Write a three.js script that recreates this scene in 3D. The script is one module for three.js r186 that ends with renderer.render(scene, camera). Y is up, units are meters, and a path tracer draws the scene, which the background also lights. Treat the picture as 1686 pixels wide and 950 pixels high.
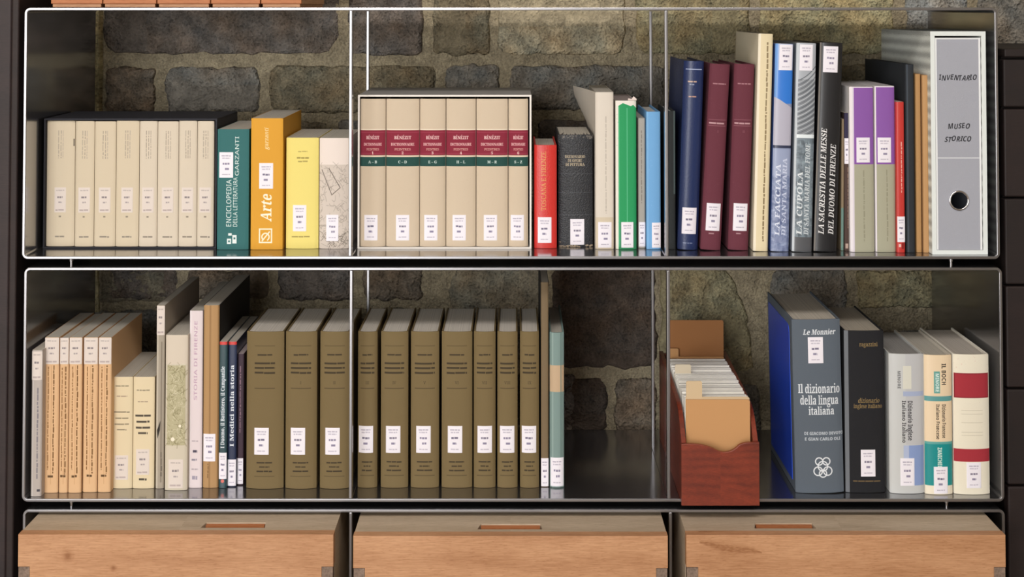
import * as THREE from 'three';
import { RoundedBoxGeometry } from 'three/addons/geometries/RoundedBoxGeometry.js';
import { mergeGeometries } from 'three/addons/utils/BufferGeometryUtils.js';
import { RectAreaLightUniformsLib } from 'three/addons/lights/RectAreaLightUniformsLib.js';
import { createNoise2D, createNoise3D } from 'simplex-noise';

// ───────────────────────── camera, light, exposure ─────────────────────────
RectAreaLightUniformsLib.init();
const scene = new THREE.Scene();
scene.background = new THREE.Color(0.75, 0.85, 1.0);
const renderer = new THREE.WebGLRenderer({ antialias: true });
renderer.toneMapping = THREE.LinearToneMapping;
renderer.toneMappingExposure = 1.0;
renderer.shadowMap.enabled = true;

const EYE = 1.5, DIST = 2.0, FPX = 2300, PITCH = 0.0314, CX = 850, HORIZON = 15;
const CY = HORIZON - FPX * Math.tan(PITCH);                        // image row of the optical axis
const FULL_H = 2 * (950 - CY);
const camera = new THREE.PerspectiveCamera(2 * Math.atan((950 - CY) / FPX) * 180 / Math.PI, 1700 / FULL_H, 0.05, 60);
camera.position.set(0, EYE, DIST);
camera.rotation.x = PITCH;
camera.setViewOffset(2 * CX, FULL_H, 0, FULL_H / 2 - CY, 1686, 950);

// daylight from the tall window in the wall facing the shelves, to the left of the camera
const WIN = { x0: -2.3, x1: -0.35, y0: 0.3, y1: 2.65, z: 4.2 };
const daylight = new THREE.RectAreaLight(new THREE.Color(1.0, 0.98, 0.96), 7.6, WIN.x1 - WIN.x0 - 0.1, WIN.y1 - WIN.y0 - 0.1);
daylight.position.set((WIN.x0 + WIN.x1) / 2, (WIN.y0 + WIN.y1) / 2, WIN.z - 0.03);
daylight.lookAt((WIN.x0 + WIN.x1) / 2, (WIN.y0 + WIN.y1) / 2, -5);
daylight.name = 'window_daylight';
scene.add(daylight);
// added fill light on the ceiling, unseen, to brighten the book and crate tops
const FILL_PANEL = { x: -0.1, y: 2.93, z: 2.0, w: 1.5, d: 0.6 };
const fillLight = new THREE.RectAreaLight(new THREE.Color(1.0, 0.93, 0.90), 15, FILL_PANEL.w, FILL_PANEL.d);
fillLight.position.set(FILL_PANEL.x, FILL_PANEL.y - 0.02, FILL_PANEL.z);
fillLight.lookAt(FILL_PANEL.x, 0, FILL_PANEL.z);
fillLight.name = 'added_fill_light';
scene.add(fillLight);

// ───────────────────────── helpers ─────────────────────────
let seedState = 7;
const ORD = ['first', 'second', 'third', 'fourth', 'fifth', 'sixth', 'seventh', 'eighth'];
const rnd = () => { seedState = (seedState * 1664525 + 1013904223) >>> 0; return seedState / 4294967296; };
const rr = (a, b) => a + (b - a) * rnd();
const n2 = createNoise2D(rnd), n3 = createNoise3D(rnd);
const fbm = (x, y, o = 4) => { let s = 0, a = 0.5, f = 1; for (let i = 0; i < o; i++) { s += a * n2(x * f, y * f); a *= 0.5; f *= 2.03; } return s; };
const COS = Math.cos(PITCH), SIN = Math.sin(PITCH);
function ray(px, py) {                                             // direction through a photograph pixel
  const x = (px - CX) / FPX, y = -(py - CY) / FPX;
  return [x, y * COS + SIN, y * SIN - COS];
}
function U(px, py, z) { const [dx, dy, dz] = ray(px, py), t = (z - DIST) / dz; return [dx * t, EYE + dy * t]; }      // on the upright plane at depth z
function zOnFloor(px, py, yf) { const [, dy, dz] = ray(px, py), t = (yf - EYE) / dy; return DIST + dz * t; }          // depth where the pixel meets a level plate

const taken = {};
function numbered(n) { const k = taken[n] ?? 0; taken[n] = k + 1; return k ? n + '_' + String(k).padStart(3, '0') : n; }
function tag(o, label, category, group, kind) {
  o.name = numbered(o.name);
  if (label) o.userData.label = label;
  if (category) o.userData.category = category;
  if (group) o.userData.group = group;
  if (kind) o.userData.kind = kind;
  scene.add(o);
  return o;
}
function thing(name, label, category, pos = [0, 0, 0], group) {
  const g = new THREE.Group(); g.name = name; g.position.set(...pos);
  return tag(g, label, category, group);
}
function mesh(name, geo, mat, parent, label) {
  const m = new THREE.Mesh(geo, mat); m.name = name; m.castShadow = m.receiveShadow = true;
  if (label) m.userData.label = label;
  if (parent) parent.add(m);
  return m;
}
const box = (x0, x1, y0, y1, z0, z1, r = 0) => {
  const w = x1 - x0, h = y1 - y0, d = z1 - z0;
  const g = r > 0 ? new RoundedBoxGeometry(w, h, d, 3, Math.min(r, w / 2.01, h / 2.01, d / 2.01)) : new THREE.BoxGeometry(w, h, d);
  g.translate((x0 + x1) / 2, (y0 + y1) / 2, (z0 + z1) / 2);
  return g;
};
function metreUV(g) {                                               // box-projected texture coordinates in metres
  const n = g.index ? g.toNonIndexed() : g, p = n.attributes.position, uv = new Float32Array(p.count * 2), a = new THREE.Vector3(), b = new THREE.Vector3(), c = new THREE.Vector3();
  for (let i = 0; i < p.count; i += 3) {
    a.fromBufferAttribute(p, i); b.fromBufferAttribute(p, i + 1); c.fromBufferAttribute(p, i + 2);
    const nn = b.clone().sub(a).cross(c.clone().sub(a)), ax = Math.abs(nn.x), ay = Math.abs(nn.y), az = Math.abs(nn.z);
    for (let k = 0; k < 3; k++) {
      const x = p.getX(i + k), y = p.getY(i + k), z = p.getZ(i + k);
      const [u, v] = az >= ax && az >= ay ? [x, y] : ay >= ax ? [x, z] : [z, y];
      uv[(i + k) * 2] = u; uv[(i + k) * 2 + 1] = v;
    }
  }
  n.setAttribute('uv', new THREE.BufferAttribute(uv, 2));
  return n;
}
function dataTex(w, h, f, srgb = true, perMetre = 1) {
  const d = new Uint8Array(w * h * 4);
  for (let y = 0; y < h; y++) for (let x = 0; x < w; x++) {
    const c = f(x / w, y / h), o = (y * w + x) * 4;
    for (let k = 0; k < 3; k++) d[o + k] = Math.max(0, Math.min(255, Math.round((Array.isArray(c) ? c[k] : c) * 255)));
    d[o + 3] = 255;
  }
  const t = new THREE.DataTexture(d, w, h, THREE.RGBAFormat);
  t.wrapS = t.wrapT = THREE.RepeatWrapping; t.magFilter = THREE.LinearFilter; t.minFilter = THREE.LinearMipmapLinearFilter; t.generateMipmaps = true;
  if (srgb) t.colorSpace = THREE.SRGBColorSpace;
  t.repeat.set(perMetre, perMetre); t.needsUpdate = true;
  return t;
}
// tiling noise: a loop through 3-D noise is costly, so blend opposite borders
function tile(f) {
  return (u, v) => {
    const b = 0.12, wu = u > 1 - b ? (u - (1 - b)) / b : 0, wv = v > 1 - b ? (v - (1 - b)) / b : 0;
    const m = (x, y) => f(x, y);
    const top = m(u, v) * (1 - wu) + (wu ? m(u - 1, v) * wu : 0);
    if (!wv) return top;
    return top * (1 - wv) + (m(u, v - 1) * (1 - wu) + (wu ? m(u - 1, v - 1) * wu : 0)) * wv;
  };
}

// ───────────────────────── materials ─────────────────────────
const stoneField = tile((u, v) => 0.5 + 0.34 * fbm(u * 9 + 3, v * 9 + 5, 5) + 0.22 * fbm(u * 46, v * 46 + 9, 3));
const speckField = tile((u, v) => fbm(u * 70 + 40, v * 70, 2));
const stoneMap = dataTex(512, 512, (u, v) => {
  const a = stoneField(u, v), s = speckField(u, v), k = 0.80 + 0.62 * (a - 0.5) + 0.16 * Math.max(0, s - 0.2) * 2.4 + (s < -0.42 ? -0.22 : 0);
  const w = fbm(u * 4 + 11, v * 4 + 2, 3) * 0.06 * (u < 0.88 && v < 0.88 ? 1 : 0);
  return [k + w, k, k - w];
}, true, 2.6);
const stoneBump = dataTex(512, 512, (u, v) => stoneField(u, v) * 0.8 + 0.12 * speckField(u, v) + 0.1, false, 2.6);
const mortarMap = dataTex(512, 512, (u, v) => { const k = 0.88 + 0.45 * (stoneField(u, v) - 0.5) + 0.14 * speckField(v, u); return [k, k, k]; }, true, 3.3);
const std = (o) => new THREE.MeshStandardMaterial(o);
const rgb = (r, g, b) => new THREE.Color().setRGB(r / 255, g / 255, b / 255, THREE.SRGBColorSpace);
const stoneMat = (r, g, b) => std({ color: rgb(r, g, b), map: stoneMap, bumpMap: stoneBump, bumpScale: 0.011, roughness: 0.9 });
const STONES = {
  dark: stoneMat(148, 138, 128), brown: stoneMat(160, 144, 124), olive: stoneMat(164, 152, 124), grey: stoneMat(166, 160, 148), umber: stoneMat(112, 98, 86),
  tan: stoneMat(226, 212, 178), moss: stoneMat(200, 188, 148), yellow: stoneMat(230, 216, 168), blue: stoneMat(206, 206, 200), smooth: stoneMat(176, 166, 142),
};
const mortarMat = std({ color: rgb(186, 173, 144), map: mortarMap, bumpMap: stoneBump, bumpScale: 0.010, roughness: 0.95 });

const steelRough = dataTex(256, 256, tile((u, v) => 0.86 + 0.3 * fbm(u * 5, v * 5, 4)), false, 1.5);
const steel = std({ color: rgb(166, 166, 169), metalness: 0.95, roughness: 0.18, roughnessMap: steelRough });
const steelEdge = std({ color: rgb(166, 166, 169), metalness: 0.95, roughness: 0.3 });
const blackMetal = std({ color: rgb(26, 25, 25), metalness: 0.6, roughness: 0.5 });

function woodTex(base, dark, rings, stretch, seed, marks) {
  return dataTex(1024, 512, (u, v) => {
    const wx = u * stretch, y = v * rings + 1.1 * fbm(wx * 0.6 + seed, v * 1.5 + seed, 2) + 0.05 * fbm(wx * 4 + seed, v * 14, 2);
    const ring = Math.pow(0.5 + 0.5 * Math.sin(y * 6.283), 1.6) * (0.6 + 0.5 * n2(wx + seed, v * 3)), fib = fbm(wx * 7 + 20, v * 180 + seed, 3), pore = Math.max(0, n2(wx * 20 + seed, v * 250) - 0.5), blot = fbm(wx * 1.3 + 5, v * 3 + seed, 2);
    const k = Math.min(1, Math.max(0, 0.26 * ring + 0.34 * fib + 0.7 * pore + 0.22 * blot + 0.24 + (marks ? marks(u, v) : 0)));
    return [0, 1, 2].map((i) => (base[i] * (1 - k) + dark[i] * k) / 255);
  }, true, 1);
}
const oak = woodTex([208, 162, 122], [160, 110, 72], 8, 2.2, 3.1); oak.repeat.set(1.6, 2.6);
const oak2 = woodTex([210, 163, 124], [158, 108, 72], 9, 2.6, 8.7); oak2.repeat.set(1.6, 2.2);
const oakGrey = woodTex([206, 188, 164], [152, 132, 108], 9, 2.0, 5.5); oakGrey.repeat.set(1.6, 3.0);
const redWood = woodTex([142, 58, 34], [70, 22, 13], 12, 2.4, 2.2); redWood.repeat.set(5, 7);
const darkWood = woodTex([52, 38, 37], [26, 19, 19], 5, 2.0, 6.4); darkWood.repeat.set(2, 3);
const knot = (cu, cv, r) => (u, v) => { const d = Math.hypot((u - cu) * 1.25, v - cv) / r; return d < 3 ? 0.75 * Math.exp(-d * d * 2.2) + 0.12 * Math.max(0, Math.sin(d * 8)) * Math.exp(-d) : 0; };
const streak = (u0, u1, v0, v1) => (u, v) => { if (u < u0 || u > u1) return 0; const t = (u - u0) / (u1 - u0), c = v0 + (v1 - v0) * t + 0.005 * n2(u * 9, 1), w = 0.012 * Math.sin(t * 3.14) + 0.002; return 0.8 * Math.exp(-Math.pow((v - c) / w, 2)) * (0.7 + 0.4 * n2(u * 60, v * 200)); };
const crateTex = [[3.1, (u, v) => knot(0.205, 0.92, 0.022)(u, v) + knot(0.33, 0.88, 0.012)(u, v)], [8.7, knot(0.8, 0.3, 0.02)], [14.2, streak(0.1, 0.27, 0.962, 0.93)]].map(([sd, mk]) => { const t = woodTex([206, 158, 118], [150, 100, 62], 7, 1.6, sd, mk); t.repeat.set(2, 2.5); return t; });
const M = {
  crate: crateTex.map((map) => std({ map, roughness: 0.55 })),
  oak: std({ map: oak, roughness: 0.55 }), oak2: std({ map: oak2, roughness: 0.55 }), oakGrey: std({ map: oakGrey, roughness: 0.6 }),
  boxWood: std({ map: oak, color: rgb(236, 196, 164), roughness: 0.6 }),
  oakEnd: std({ color: rgb(150, 128, 112), map: mortarMap, roughness: 0.8 }),
  redWood: new THREE.MeshPhysicalMaterial({ map: redWood, roughness: 0.42, clearcoat: 0.35, clearcoatRoughness: 0.3 }),
  cabinet: std({ map: darkWood, color: rgb(196, 180, 172), roughness: 0.6 }), cabinet2: std({ map: darkWood, color: rgb(176, 160, 152), roughness: 0.65 }),
  darkWood: std({ map: darkWood, roughness: 0.6 }), darkWood2: std({ map: darkWood, color: rgb(225, 215, 205), roughness: 0.65 }),
  kraft: std({ color: rgb(196, 148, 98), roughness: 0.85 }), kraftDark: std({ color: rgb(164, 112, 66), roughness: 0.85 }),
  plaster: std({ color: rgb(208, 200, 186), roughness: 0.95 }), screed: std({ color: rgb(120, 104, 88), map: mortarMap, roughness: 0.8 }),
};
// cloth and paper relief, laid out in metres on the second set of coordinates
const weave = dataTex(256, 256, (u, v) => 0.5 + 0.25 * Math.sin(u * 6.2832 * 64) * Math.sin(v * 6.2832 * 64) + 0.25 * fbm(u * 40, v * 40, 2), false, 22); weave.channel = 1;
const leather = dataTex(256, 256, tile((u, v) => 0.5 + 0.5 * fbm(u * 24, v * 24, 4)), false, 12); leather.channel = 1;
const pageLines = dataTex(256, 16, (u) => { const k = 0.9 + 0.06 * n2(u * 90, 0.5) + 0.05 * n2(u * 23, 3.3); return [k, k, k]; }, true, 1);
const covers = {};
function coverMat(color, kind) {
  const key = color + kind;
  return covers[key] ??= kind === 'gloss' ? new THREE.MeshPhysicalMaterial({ color, roughness: 0.4, clearcoat: 0.5, clearcoatRoughness: 0.18 })
    : kind === 'leather' ? std({ color, roughness: 0.5, bumpMap: leather, bumpScale: 0.0008 })
    : std({ color, roughness: kind === 'cloth' ? 0.85 : 0.75, bumpMap: weave, bumpScale: kind === 'cloth' ? 0.0003 : 0.0001 });
}
const pageMats = {};
const pageMat = (c) => pageMats[c] ??= std({ color: c, map: pageLines, roughness: 0.9 });

// ───────────────────────── printed spines: sheets of print shared by all books ─────────────────────────
const RES = 2.6, SHEET = 2048, sheets = [];
function newSheet() {
  const cv = document.createElement('canvas'); cv.width = cv.height = SHEET;
  const ctx = cv.getContext('2d'); ctx.fillStyle = '#777'; ctx.fillRect(0, 0, SHEET, SHEET);
  const t = new THREE.CanvasTexture(cv); t.colorSpace = THREE.SRGBColorSpace; t.magFilter = THREE.LinearFilter; t.minFilter = THREE.LinearMipmapLinearFilter;
  const s = { cv, ctx, x: 2, y: 2, row: 0, t, mats: {
    cloth: std({ map: t, roughness: 0.82, bumpMap: weave, bumpScale: 0.0003 }), paper: std({ map: t, roughness: 0.72, bumpMap: weave, bumpScale: 0.0001 }),
    leather: std({ map: t, roughness: 0.5, bumpMap: leather, bumpScale: 0.0009 }),
    gloss: new THREE.MeshPhysicalMaterial({ map: t, roughness: 0.45, clearcoat: 0.25, clearcoatRoughness: 0.2 }),
    satin: std({ map: t, roughness: 0.36, bumpMap: leather, bumpScale: 0.0002 }),
  } };
  sheets.push(s); return s;
}
function printed(w, h, color, art) {                                // w, h in photograph pixels; returns the rectangle of that print
  const W = Math.ceil(w * RES), H = Math.ceil(h * RES), P = 6;
  let s = sheets[sheets.length - 1] ?? newSheet();
  if (s.x + W + P > SHEET) { s.x = 2; s.y += s.row + P; s.row = 0; }
  if (s.y + H + P > SHEET) s = newSheet();
  const c = s.ctx; c.save();
  c.fillStyle = color; c.fillRect(s.x - 2, s.y - 2, W + 4, H + 4);
  c.beginPath(); c.rect(s.x - 1, s.y - 1, W + 2, H + 2); c.clip();
  c.translate(s.x, s.y); c.scale(RES, RES);
  if (art) art(c, w, h);
  c.restore();
  const r = { s, u0: s.x / SHEET, u1: (s.x + W) / SHEET, v0: 1 - (s.y + H) / SHEET, v1: 1 - s.y / SHEET };
  s.x += W + P; s.row = Math.max(s.row, H);
  return r;
}
// lettering
function text(c, str, x, y, size, color, font = 'serif', fit = 0) {          // centred on x, baseline y
  c.font = (font.includes('px') ? font : font.replace(/^(bold |italic )*/, (m) => m) && font.replace(/(serif|sans-serif|monospace)$/, size + 'px $1'));
  c.fillStyle = color; c.textAlign = 'center'; c.textBaseline = 'alphabetic';
  c.save(); c.translate(x, y);
  if (fit) c.scale(fit / c.measureText(str).width, 1);
  c.fillText(str, 0, 0); c.restore();
}
function vtext(c, str, x, y0, len, size, color, font = 'serif', up = true, slant = 0) {   // runs up (or down) the spine, starting at y0, stretched to len
  c.save(); c.translate(x, y0); c.rotate(up ? -Math.PI / 2 : Math.PI / 2);
  if (slant) c.transform(1, 0, -slant, 1, 0, 0);
  c.font = font.replace(/(serif|sans-serif|monospace)$/, size + 'px $1'); c.fillStyle = color; c.textAlign = 'left'; c.textBaseline = 'middle';
  c.scale(len / c.measureText(str).width, 1); c.fillText(str, 0, 0); c.restore();
}
function lines(c, x, y, w, h, color, words = 3) {                    // print too small to read: broken strokes
  c.fillStyle = color;
  let at = x;
  while (at < x + w) { const l = Math.min(x + w - at, rr(0.5, 1.5) * w / words); c.fillRect(at, y + rr(-0.1, 0.1) * h, l, h); at += l + 0.9; }
}
function vlines(c, x, y, len, wide, color) {
  c.fillStyle = color;
  let at = y;
  while (at < y + len) { const l = Math.min(y + len - at, rr(2, 11)); c.fillRect(x + rr(-0.15, 0.15) * wide, at, wide * rr(0.7, 1.1), l); at += l + rr(0.8, 2); }
}
function grain(c, w, h, n, color, a) { c.globalAlpha = a; c.fillStyle = color; for (let i = 0; i < n; i++) c.fillRect(rr(0, w), rr(0, h), rr(0.3, 1.6), rr(0.3, 1.6)); c.globalAlpha = 1; }
function sketch(c, x, y, w, h, n, color, a = 0.6) {
  c.strokeStyle = color; c.globalAlpha = a;
  for (let i = 0; i < n; i++) { c.lineWidth = rr(0.4, 1.1); c.beginPath(); const px = x + rr(0, w), py = y + rr(0, h); c.moveTo(px, py); c.quadraticCurveTo(px + rr(-9, 9), py + rr(-9, 9), px + rr(-11, 11), py + rr(-11, 11)); c.stroke(); }
  c.globalAlpha = 1;
}

// shelf-mark stickers: a few prints shared by all
const stickers = [];
for (let i = 0; i < 6; i++) stickers.push(printed(24, 42, '#f1eef6', (c) => {
  lines(c, 4, 5, 16, 2.0, '#b9b4c4', 3); lines(c, 5, 9, 14, 2.0, '#c6c1d0', 3);
  lines(c, 6, 17.5, 12, 3.0, ['#77728a', '#827c90', '#8d87a0'][i % 3], 2.2); lines(c, 8 + (i % 3), 26, 7, 3.2, '#8c86a0', 1.4); lines(c, 5, 36, 14, 1.6, '#c2bccb', 2);
}));
const faded = [];
for (let i = 0; i < 4; i++) faded.push(printed(20, 42, '#ded3ca', (c) => {
  lines(c, 3, 4, 14, 2, '#bdb2ac', 3); lines(c, 5, 15, 9, 3, '#8b8284', 2); lines(c, 7, 24, 6, 2.4, '#a79d9c', 1.4); lines(c, 2, 37, 15, 2.6, '#b8aaa6', 2);
}));

// ───────────────────────── the room ─────────────────────────
const ZW = -0.375;                                                  // face of the mortar
const floorM = tag(mesh('floor', metreUV(box(-2.75, 2.95, -0.12, 0, -0.6, 4.45)), M.screed), 'plain stone screed floor of the reading room', null, null, 'structure');
tag(mesh('ceiling', box(-2.75, 2.95, 3, 3.12, -0.6, 4.45), M.plaster), 'pale plastered ceiling', null, null, 'structure');
tag(mesh('wall_right', box(2.75, 2.95, 0, 3, -0.6, 4.45), M.plaster), 'pale plastered side wall', null, null, 'structure');
tag(mesh('wall_left', box(-2.75, -2.5, 0, 3, -0.6, 4.45), M.plaster), 'pale plastered side wall next to the window', null, null, 'structure');
const wallFront = mergeGeometries([
  box(-2.5, 2.75, 0, WIN.y0, WIN.z, WIN.z + 0.25), box(-2.5, 2.75, WIN.y1, 3, WIN.z, WIN.z + 0.25),
  box(-2.5, WIN.x0, WIN.y0, WIN.y1, WIN.z, WIN.z + 0.25), box(WIN.x1, 2.75, WIN.y0, WIN.y1, WIN.z, WIN.z + 0.25)]);
tag(mesh('wall_front', wallFront, M.plaster), 'pale plastered wall facing the shelves with a tall window opening', null, null, 'structure');
const win = new THREE.Group(); win.name = 'window_1'; tag(win, 'tall window facing the shelves', null, null, 'structure');
const fr = 0.06, wz0 = WIN.z + 0.10, wz1 = WIN.z + 0.16, xc = (WIN.x0 + WIN.x1) / 2;
for (const [a, b, c, d] of [[WIN.y0, WIN.y0 + fr, WIN.x0, WIN.x1], [WIN.y1 - fr, WIN.y1, WIN.x0, WIN.x1], [WIN.y0 + fr, WIN.y1 - fr, WIN.x0, WIN.x0 + fr], [WIN.y0 + fr, WIN.y1 - fr, WIN.x1 - fr, WIN.x1], [WIN.y0 + fr, WIN.y1 - fr, xc - 0.03, xc + 0.03]])
  mesh('window_frame', box(c, d, a, b, wz0, wz1, 0.004), M.darkWood, win);
const glass = new THREE.MeshPhysicalMaterial({ color: 0xffffff, transmission: 1, thickness: 0, roughness: 0.02 });
for (const [a, b] of [[WIN.x0 + fr, xc - 0.03], [xc + 0.03, WIN.x1 - fr]]) mesh('pane', box(a, b, WIN.y0 + fr, WIN.y1 - fr, WIN.z + 0.128, WIN.z + 0.132), glass, win);
const lamp = thing('added_fill_panel', 'flat white panel lamp added on the ceiling as fill light', 'lamp', [FILL_PANEL.x, FILL_PANEL.y, FILL_PANEL.z]);  // glowing body for the added fill light
mesh('housing', box(-FILL_PANEL.w / 2 - 0.03, FILL_PANEL.w / 2 + 0.03, 0.004, 0.07, -FILL_PANEL.d / 2 - 0.03, FILL_PANEL.d / 2 + 0.03, 0.006), M.plaster, lamp);
mesh('diffuser', box(-FILL_PANEL.w / 2, FILL_PANEL.w / 2, -0.004, 0.004, -FILL_PANEL.d / 2, FILL_PANEL.d / 2), std({ color: 0xffffff, emissive: new THREE.Color(1, 0.94, 0.86), emissiveIntensity: 1.5, roughness: 0.6 }), lamp);

// stone wall behind the shelves: mortar bed with every stone set into it
const wall = new THREE.Group(); wall.name = 'wall_back'; tag(wall, 'rough stone wall with pale mortar behind the shelves', null, null, 'structure');
{
  const g = new THREE.PlaneGeometry(5.25, 3, 260, 150); g.translate(0.125, 1.5, ZW);
  const p = g.attributes.position;
  for (let i = 0; i < p.count; i++) p.setZ(i, ZW + 0.0025 * fbm(p.getX(i) * 7, p.getY(i) * 7, 3) + 0.0012 * n2(p.getX(i) * 40, p.getY(i) * 40));
  g.computeVertexNormals();
  const back = box(-2.5, 2.75, 0, 3, -0.6, ZW - 0.02);
  mesh('mortar', metreUV(mergeGeometries([g.toNonIndexed(), back.toNonIndexed()])), mortarMat, wall);
}
function stoneGeo(W, H, proud, roundness = 0.35, outline) {
  const N = 72, pts = [], sx = rr(0, 50), r = Math.min(W, H) * roundness;
  if (outline) pts.push(...outline);
  else {
    const sh = new THREE.Shape(); sh.moveTo(-W / 2 + r, -H / 2); sh.lineTo(W / 2 - r, -H / 2); sh.quadraticCurveTo(W / 2, -H / 2, W / 2, -H / 2 + r); sh.lineTo(W / 2, H / 2 - r);
    sh.quadraticCurveTo(W / 2, H / 2, W / 2 - r, H / 2); sh.lineTo(-W / 2 + r, H / 2); sh.quadraticCurveTo(-W / 2, H / 2, -W / 2, H / 2 - r); sh.lineTo(-W / 2, -H / 2 + r); sh.quadraticCurveTo(-W / 2, -H / 2, -W / 2 + r, -H / 2);
    for (const q of sh.getSpacedPoints(N).slice(0, N)) pts.push([q.x, q.y]);
  }
  const n = pts.length, mn = Math.min(W || 0.1, H || 0.1) / 2, ks = [0, 0.0015, 0.004, 0.009, 0.018, 0.03].map((m) => Math.max(0.5, 1 - m / mn)).concat([0.6, 0.42, 0.25, 0.12].map((k) => k * Math.max(0.5, 1 - 0.03 / mn) / 0.72)), zs = [-1, 0.1, 0.7, 1, 1, 1, 1, 1, 1, 1], pos = [], idx = [];
  const tiltX = rr(-0.012, 0.012), tiltY = rr(-0.012, 0.012);
  ks.forEach((k, ri) => pts.forEach(([x, y], i) => {
    const jag = 0.0035 * n2(x * 22 + sx, y * 22) + 0.0022 * n2(x * 70 + sx, y * 70 + 4), l = Math.hypot(x, y) || 1, X = (x + x / l * jag) * k, Y = (y + y / l * jag) * k;
    const rough = 0.0034 * fbm(X * 9 + sx, Y * 9, 3) + 0.0036 * Math.abs(n2(X * 38 + sx, Y * 38)) + 0.0016 * n2(X * 95, Y * 95 + sx);
    pos.push(X, Y, ri === 0 ? -0.014 : proud * zs[ri] + (rough + tiltX * X + tiltY * Y) * Math.min(1, ri / 2));
  }));
  pos.push(0, 0, proud);
  for (let ri = 0; ri < ks.length - 1; ri++) for (let i = 0; i < n; i++) { const a = ri * n + i, b = ri * n + (i + 1) % n, c = a + n, d = b + n; idx.push(a, b, d, a, d, c); }
  const last = (ks.length - 1) * n; for (let i = 0; i < n; i++) idx.push(last + i, last + (i + 1) % n, ks.length * n);
  const g = new THREE.BufferGeometry(); g.setAttribute('position', new THREE.Float32BufferAttribute(pos, 3)); g.setIndex(idx);
  const off = [rr(0, 3), rr(0, 3)], uv = []; for (let i = 0; i < pos.length; i += 3) uv.push(pos[i] + off[0], pos[i + 1] + off[1]);
  g.setAttribute('uv', new THREE.Float32BufferAttribute(uv, 2)); g.computeVertexNormals();
  return g;
}
function stone(x0, y0, x1, y1, kind, proud = 0.008, roundness = 0.3) {
  const [ax, ay] = U(x0, y0, ZW), [bx, by] = U(x1, y1, ZW);
  if (by < 0.02 || bx < -2.48 || ax > 2.72 || ay > 2.98) return;
  const m = mesh('stone', stoneGeo(bx - ax, ay - by, proud, roundness), STONES[kind], wall);
  m.position.set((ax + bx) / 2, (ay + by) / 2, ZW);
}
// courses read off the photograph (pixels on the wall plane), continued past the frame in the same masonry
const kinds = ['dark', 'brown', 'olive', 'grey', 'smooth', 'moss'];
function course(y0, y1, breaks, ks, gap = 13) {
  for (let i = 0; i < breaks.length - 1; i++) {
    const k = ks?.[i] ?? kinds[Math.floor(rnd() * kinds.length)];
    if (k === '-') continue;
    stone(breaks[i] + gap / 2 + rr(-2, 2), y0 + rr(-3, 3), breaks[i + 1] - gap / 2 + rr(-2, 2), y1 + rr(-3, 3), k, rr(0.004, 0.007), rr(0.08, 0.24));
  }
}
const spanX = (a, b, lo, hi) => { const r = [a]; while (r[r.length - 1] < b) r.push(r[r.length - 1] + rr(lo, hi)); return r; };
for (let y = -1480; y < -150; y += 128) course(y, y + 112, spanX(-2000 + rr(0, 80), 3500, 120, 270));
course(-128, 92, [-2000, -1700, -1450, -1200, -980, -760, -560, -380, -170, 0, 163, 566, 705, 815, 1037, 1242, 1480, 1602, 1790, 2000, 2230, 2500, 2780, 3100],
  [, , , , , , , , , 'dark', 'dark', 'dark', 'olive', 'tan', 'moss', 'yellow', 'blue', 'grey']);
course(107, 184, [-2000, -1800, -1570, -1390, -1200, -1000, -760, -540, -330, -150, 12, 166, 264, 434, 728, 828, 1107, 1296, 1470, 1610, 1800, 1990, 2200, 2420, 2650, 2900],
  [, , , , , , , , , , , 'brown', 'grey', 'olive', 'grey', 'grey', 'moss', 'olive', 'brown', 'smooth']);
course(198, 306, spanX(-2000, 3200, 130, 250)); course(320, 428, spanX(-2000, 3200, 120, 230));
course(441, 497, spanX(-2000, 160, 110, 210)); course(441, 493, [172, 300, 452, 590, 702], ['dark', 'brown', 'dark', 'brown']);
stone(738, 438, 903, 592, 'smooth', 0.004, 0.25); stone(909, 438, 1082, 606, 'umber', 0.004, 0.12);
course(510, 604, spanX(-2000, 620, 120, 230));
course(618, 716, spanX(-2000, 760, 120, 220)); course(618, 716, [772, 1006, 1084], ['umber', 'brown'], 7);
{ // the round-edged block behind the card box
  const o = [[1088, 436], [1140, 434], [1186, 438], [1206, 462], [1222, 498], [1233, 540], [1240, 585], [1240, 612], [1190, 616], [1140, 614], [1088, 612], [1086, 520]];
  const cx = 1160, cy = 525, [ox, oy] = U(cx, cy, ZW), w = o.map(([x, y]) => { const [a, b] = U(x, y, ZW); return new THREE.Vector3(a - ox, b - oy, 0); });
  const pts = new THREE.CatmullRomCurve3(w, true, 'catmullrom', 0.3).getSpacedPoints(44).slice(0, 44).map((p) => [p.x, p.y]).reverse();
  const m = mesh('stone', stoneGeo(0.16, 0.17, 0.006, 0, pts), STONES.moss, wall); m.position.set(ox, oy, ZW);
}
stone(1268, 442, 1394, 532, 'grey', 0.004, 0.2); stone(1408, 444, 1552, 508, 'moss', 0.003, 0.12); stone(1566, 442, 1740, 520, 'olive', 0.004);
course(545, 618, [1262, 1400, 1560, 1740]); course(630, 718, [1100, 1262, 1400, 1560, 1740]);
course(441, 520, spanX(1750, 3000, 120, 220)); course(533, 618, spanX(1750, 3000, 120, 220)); course(630, 718, spanX(1750, 3000, 120, 220));
for (let y = 732; y < 1700; y += 112) course(y, y + 98, spanX(-1800 + rr(0, 90), 2900, 120, 240));

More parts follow.
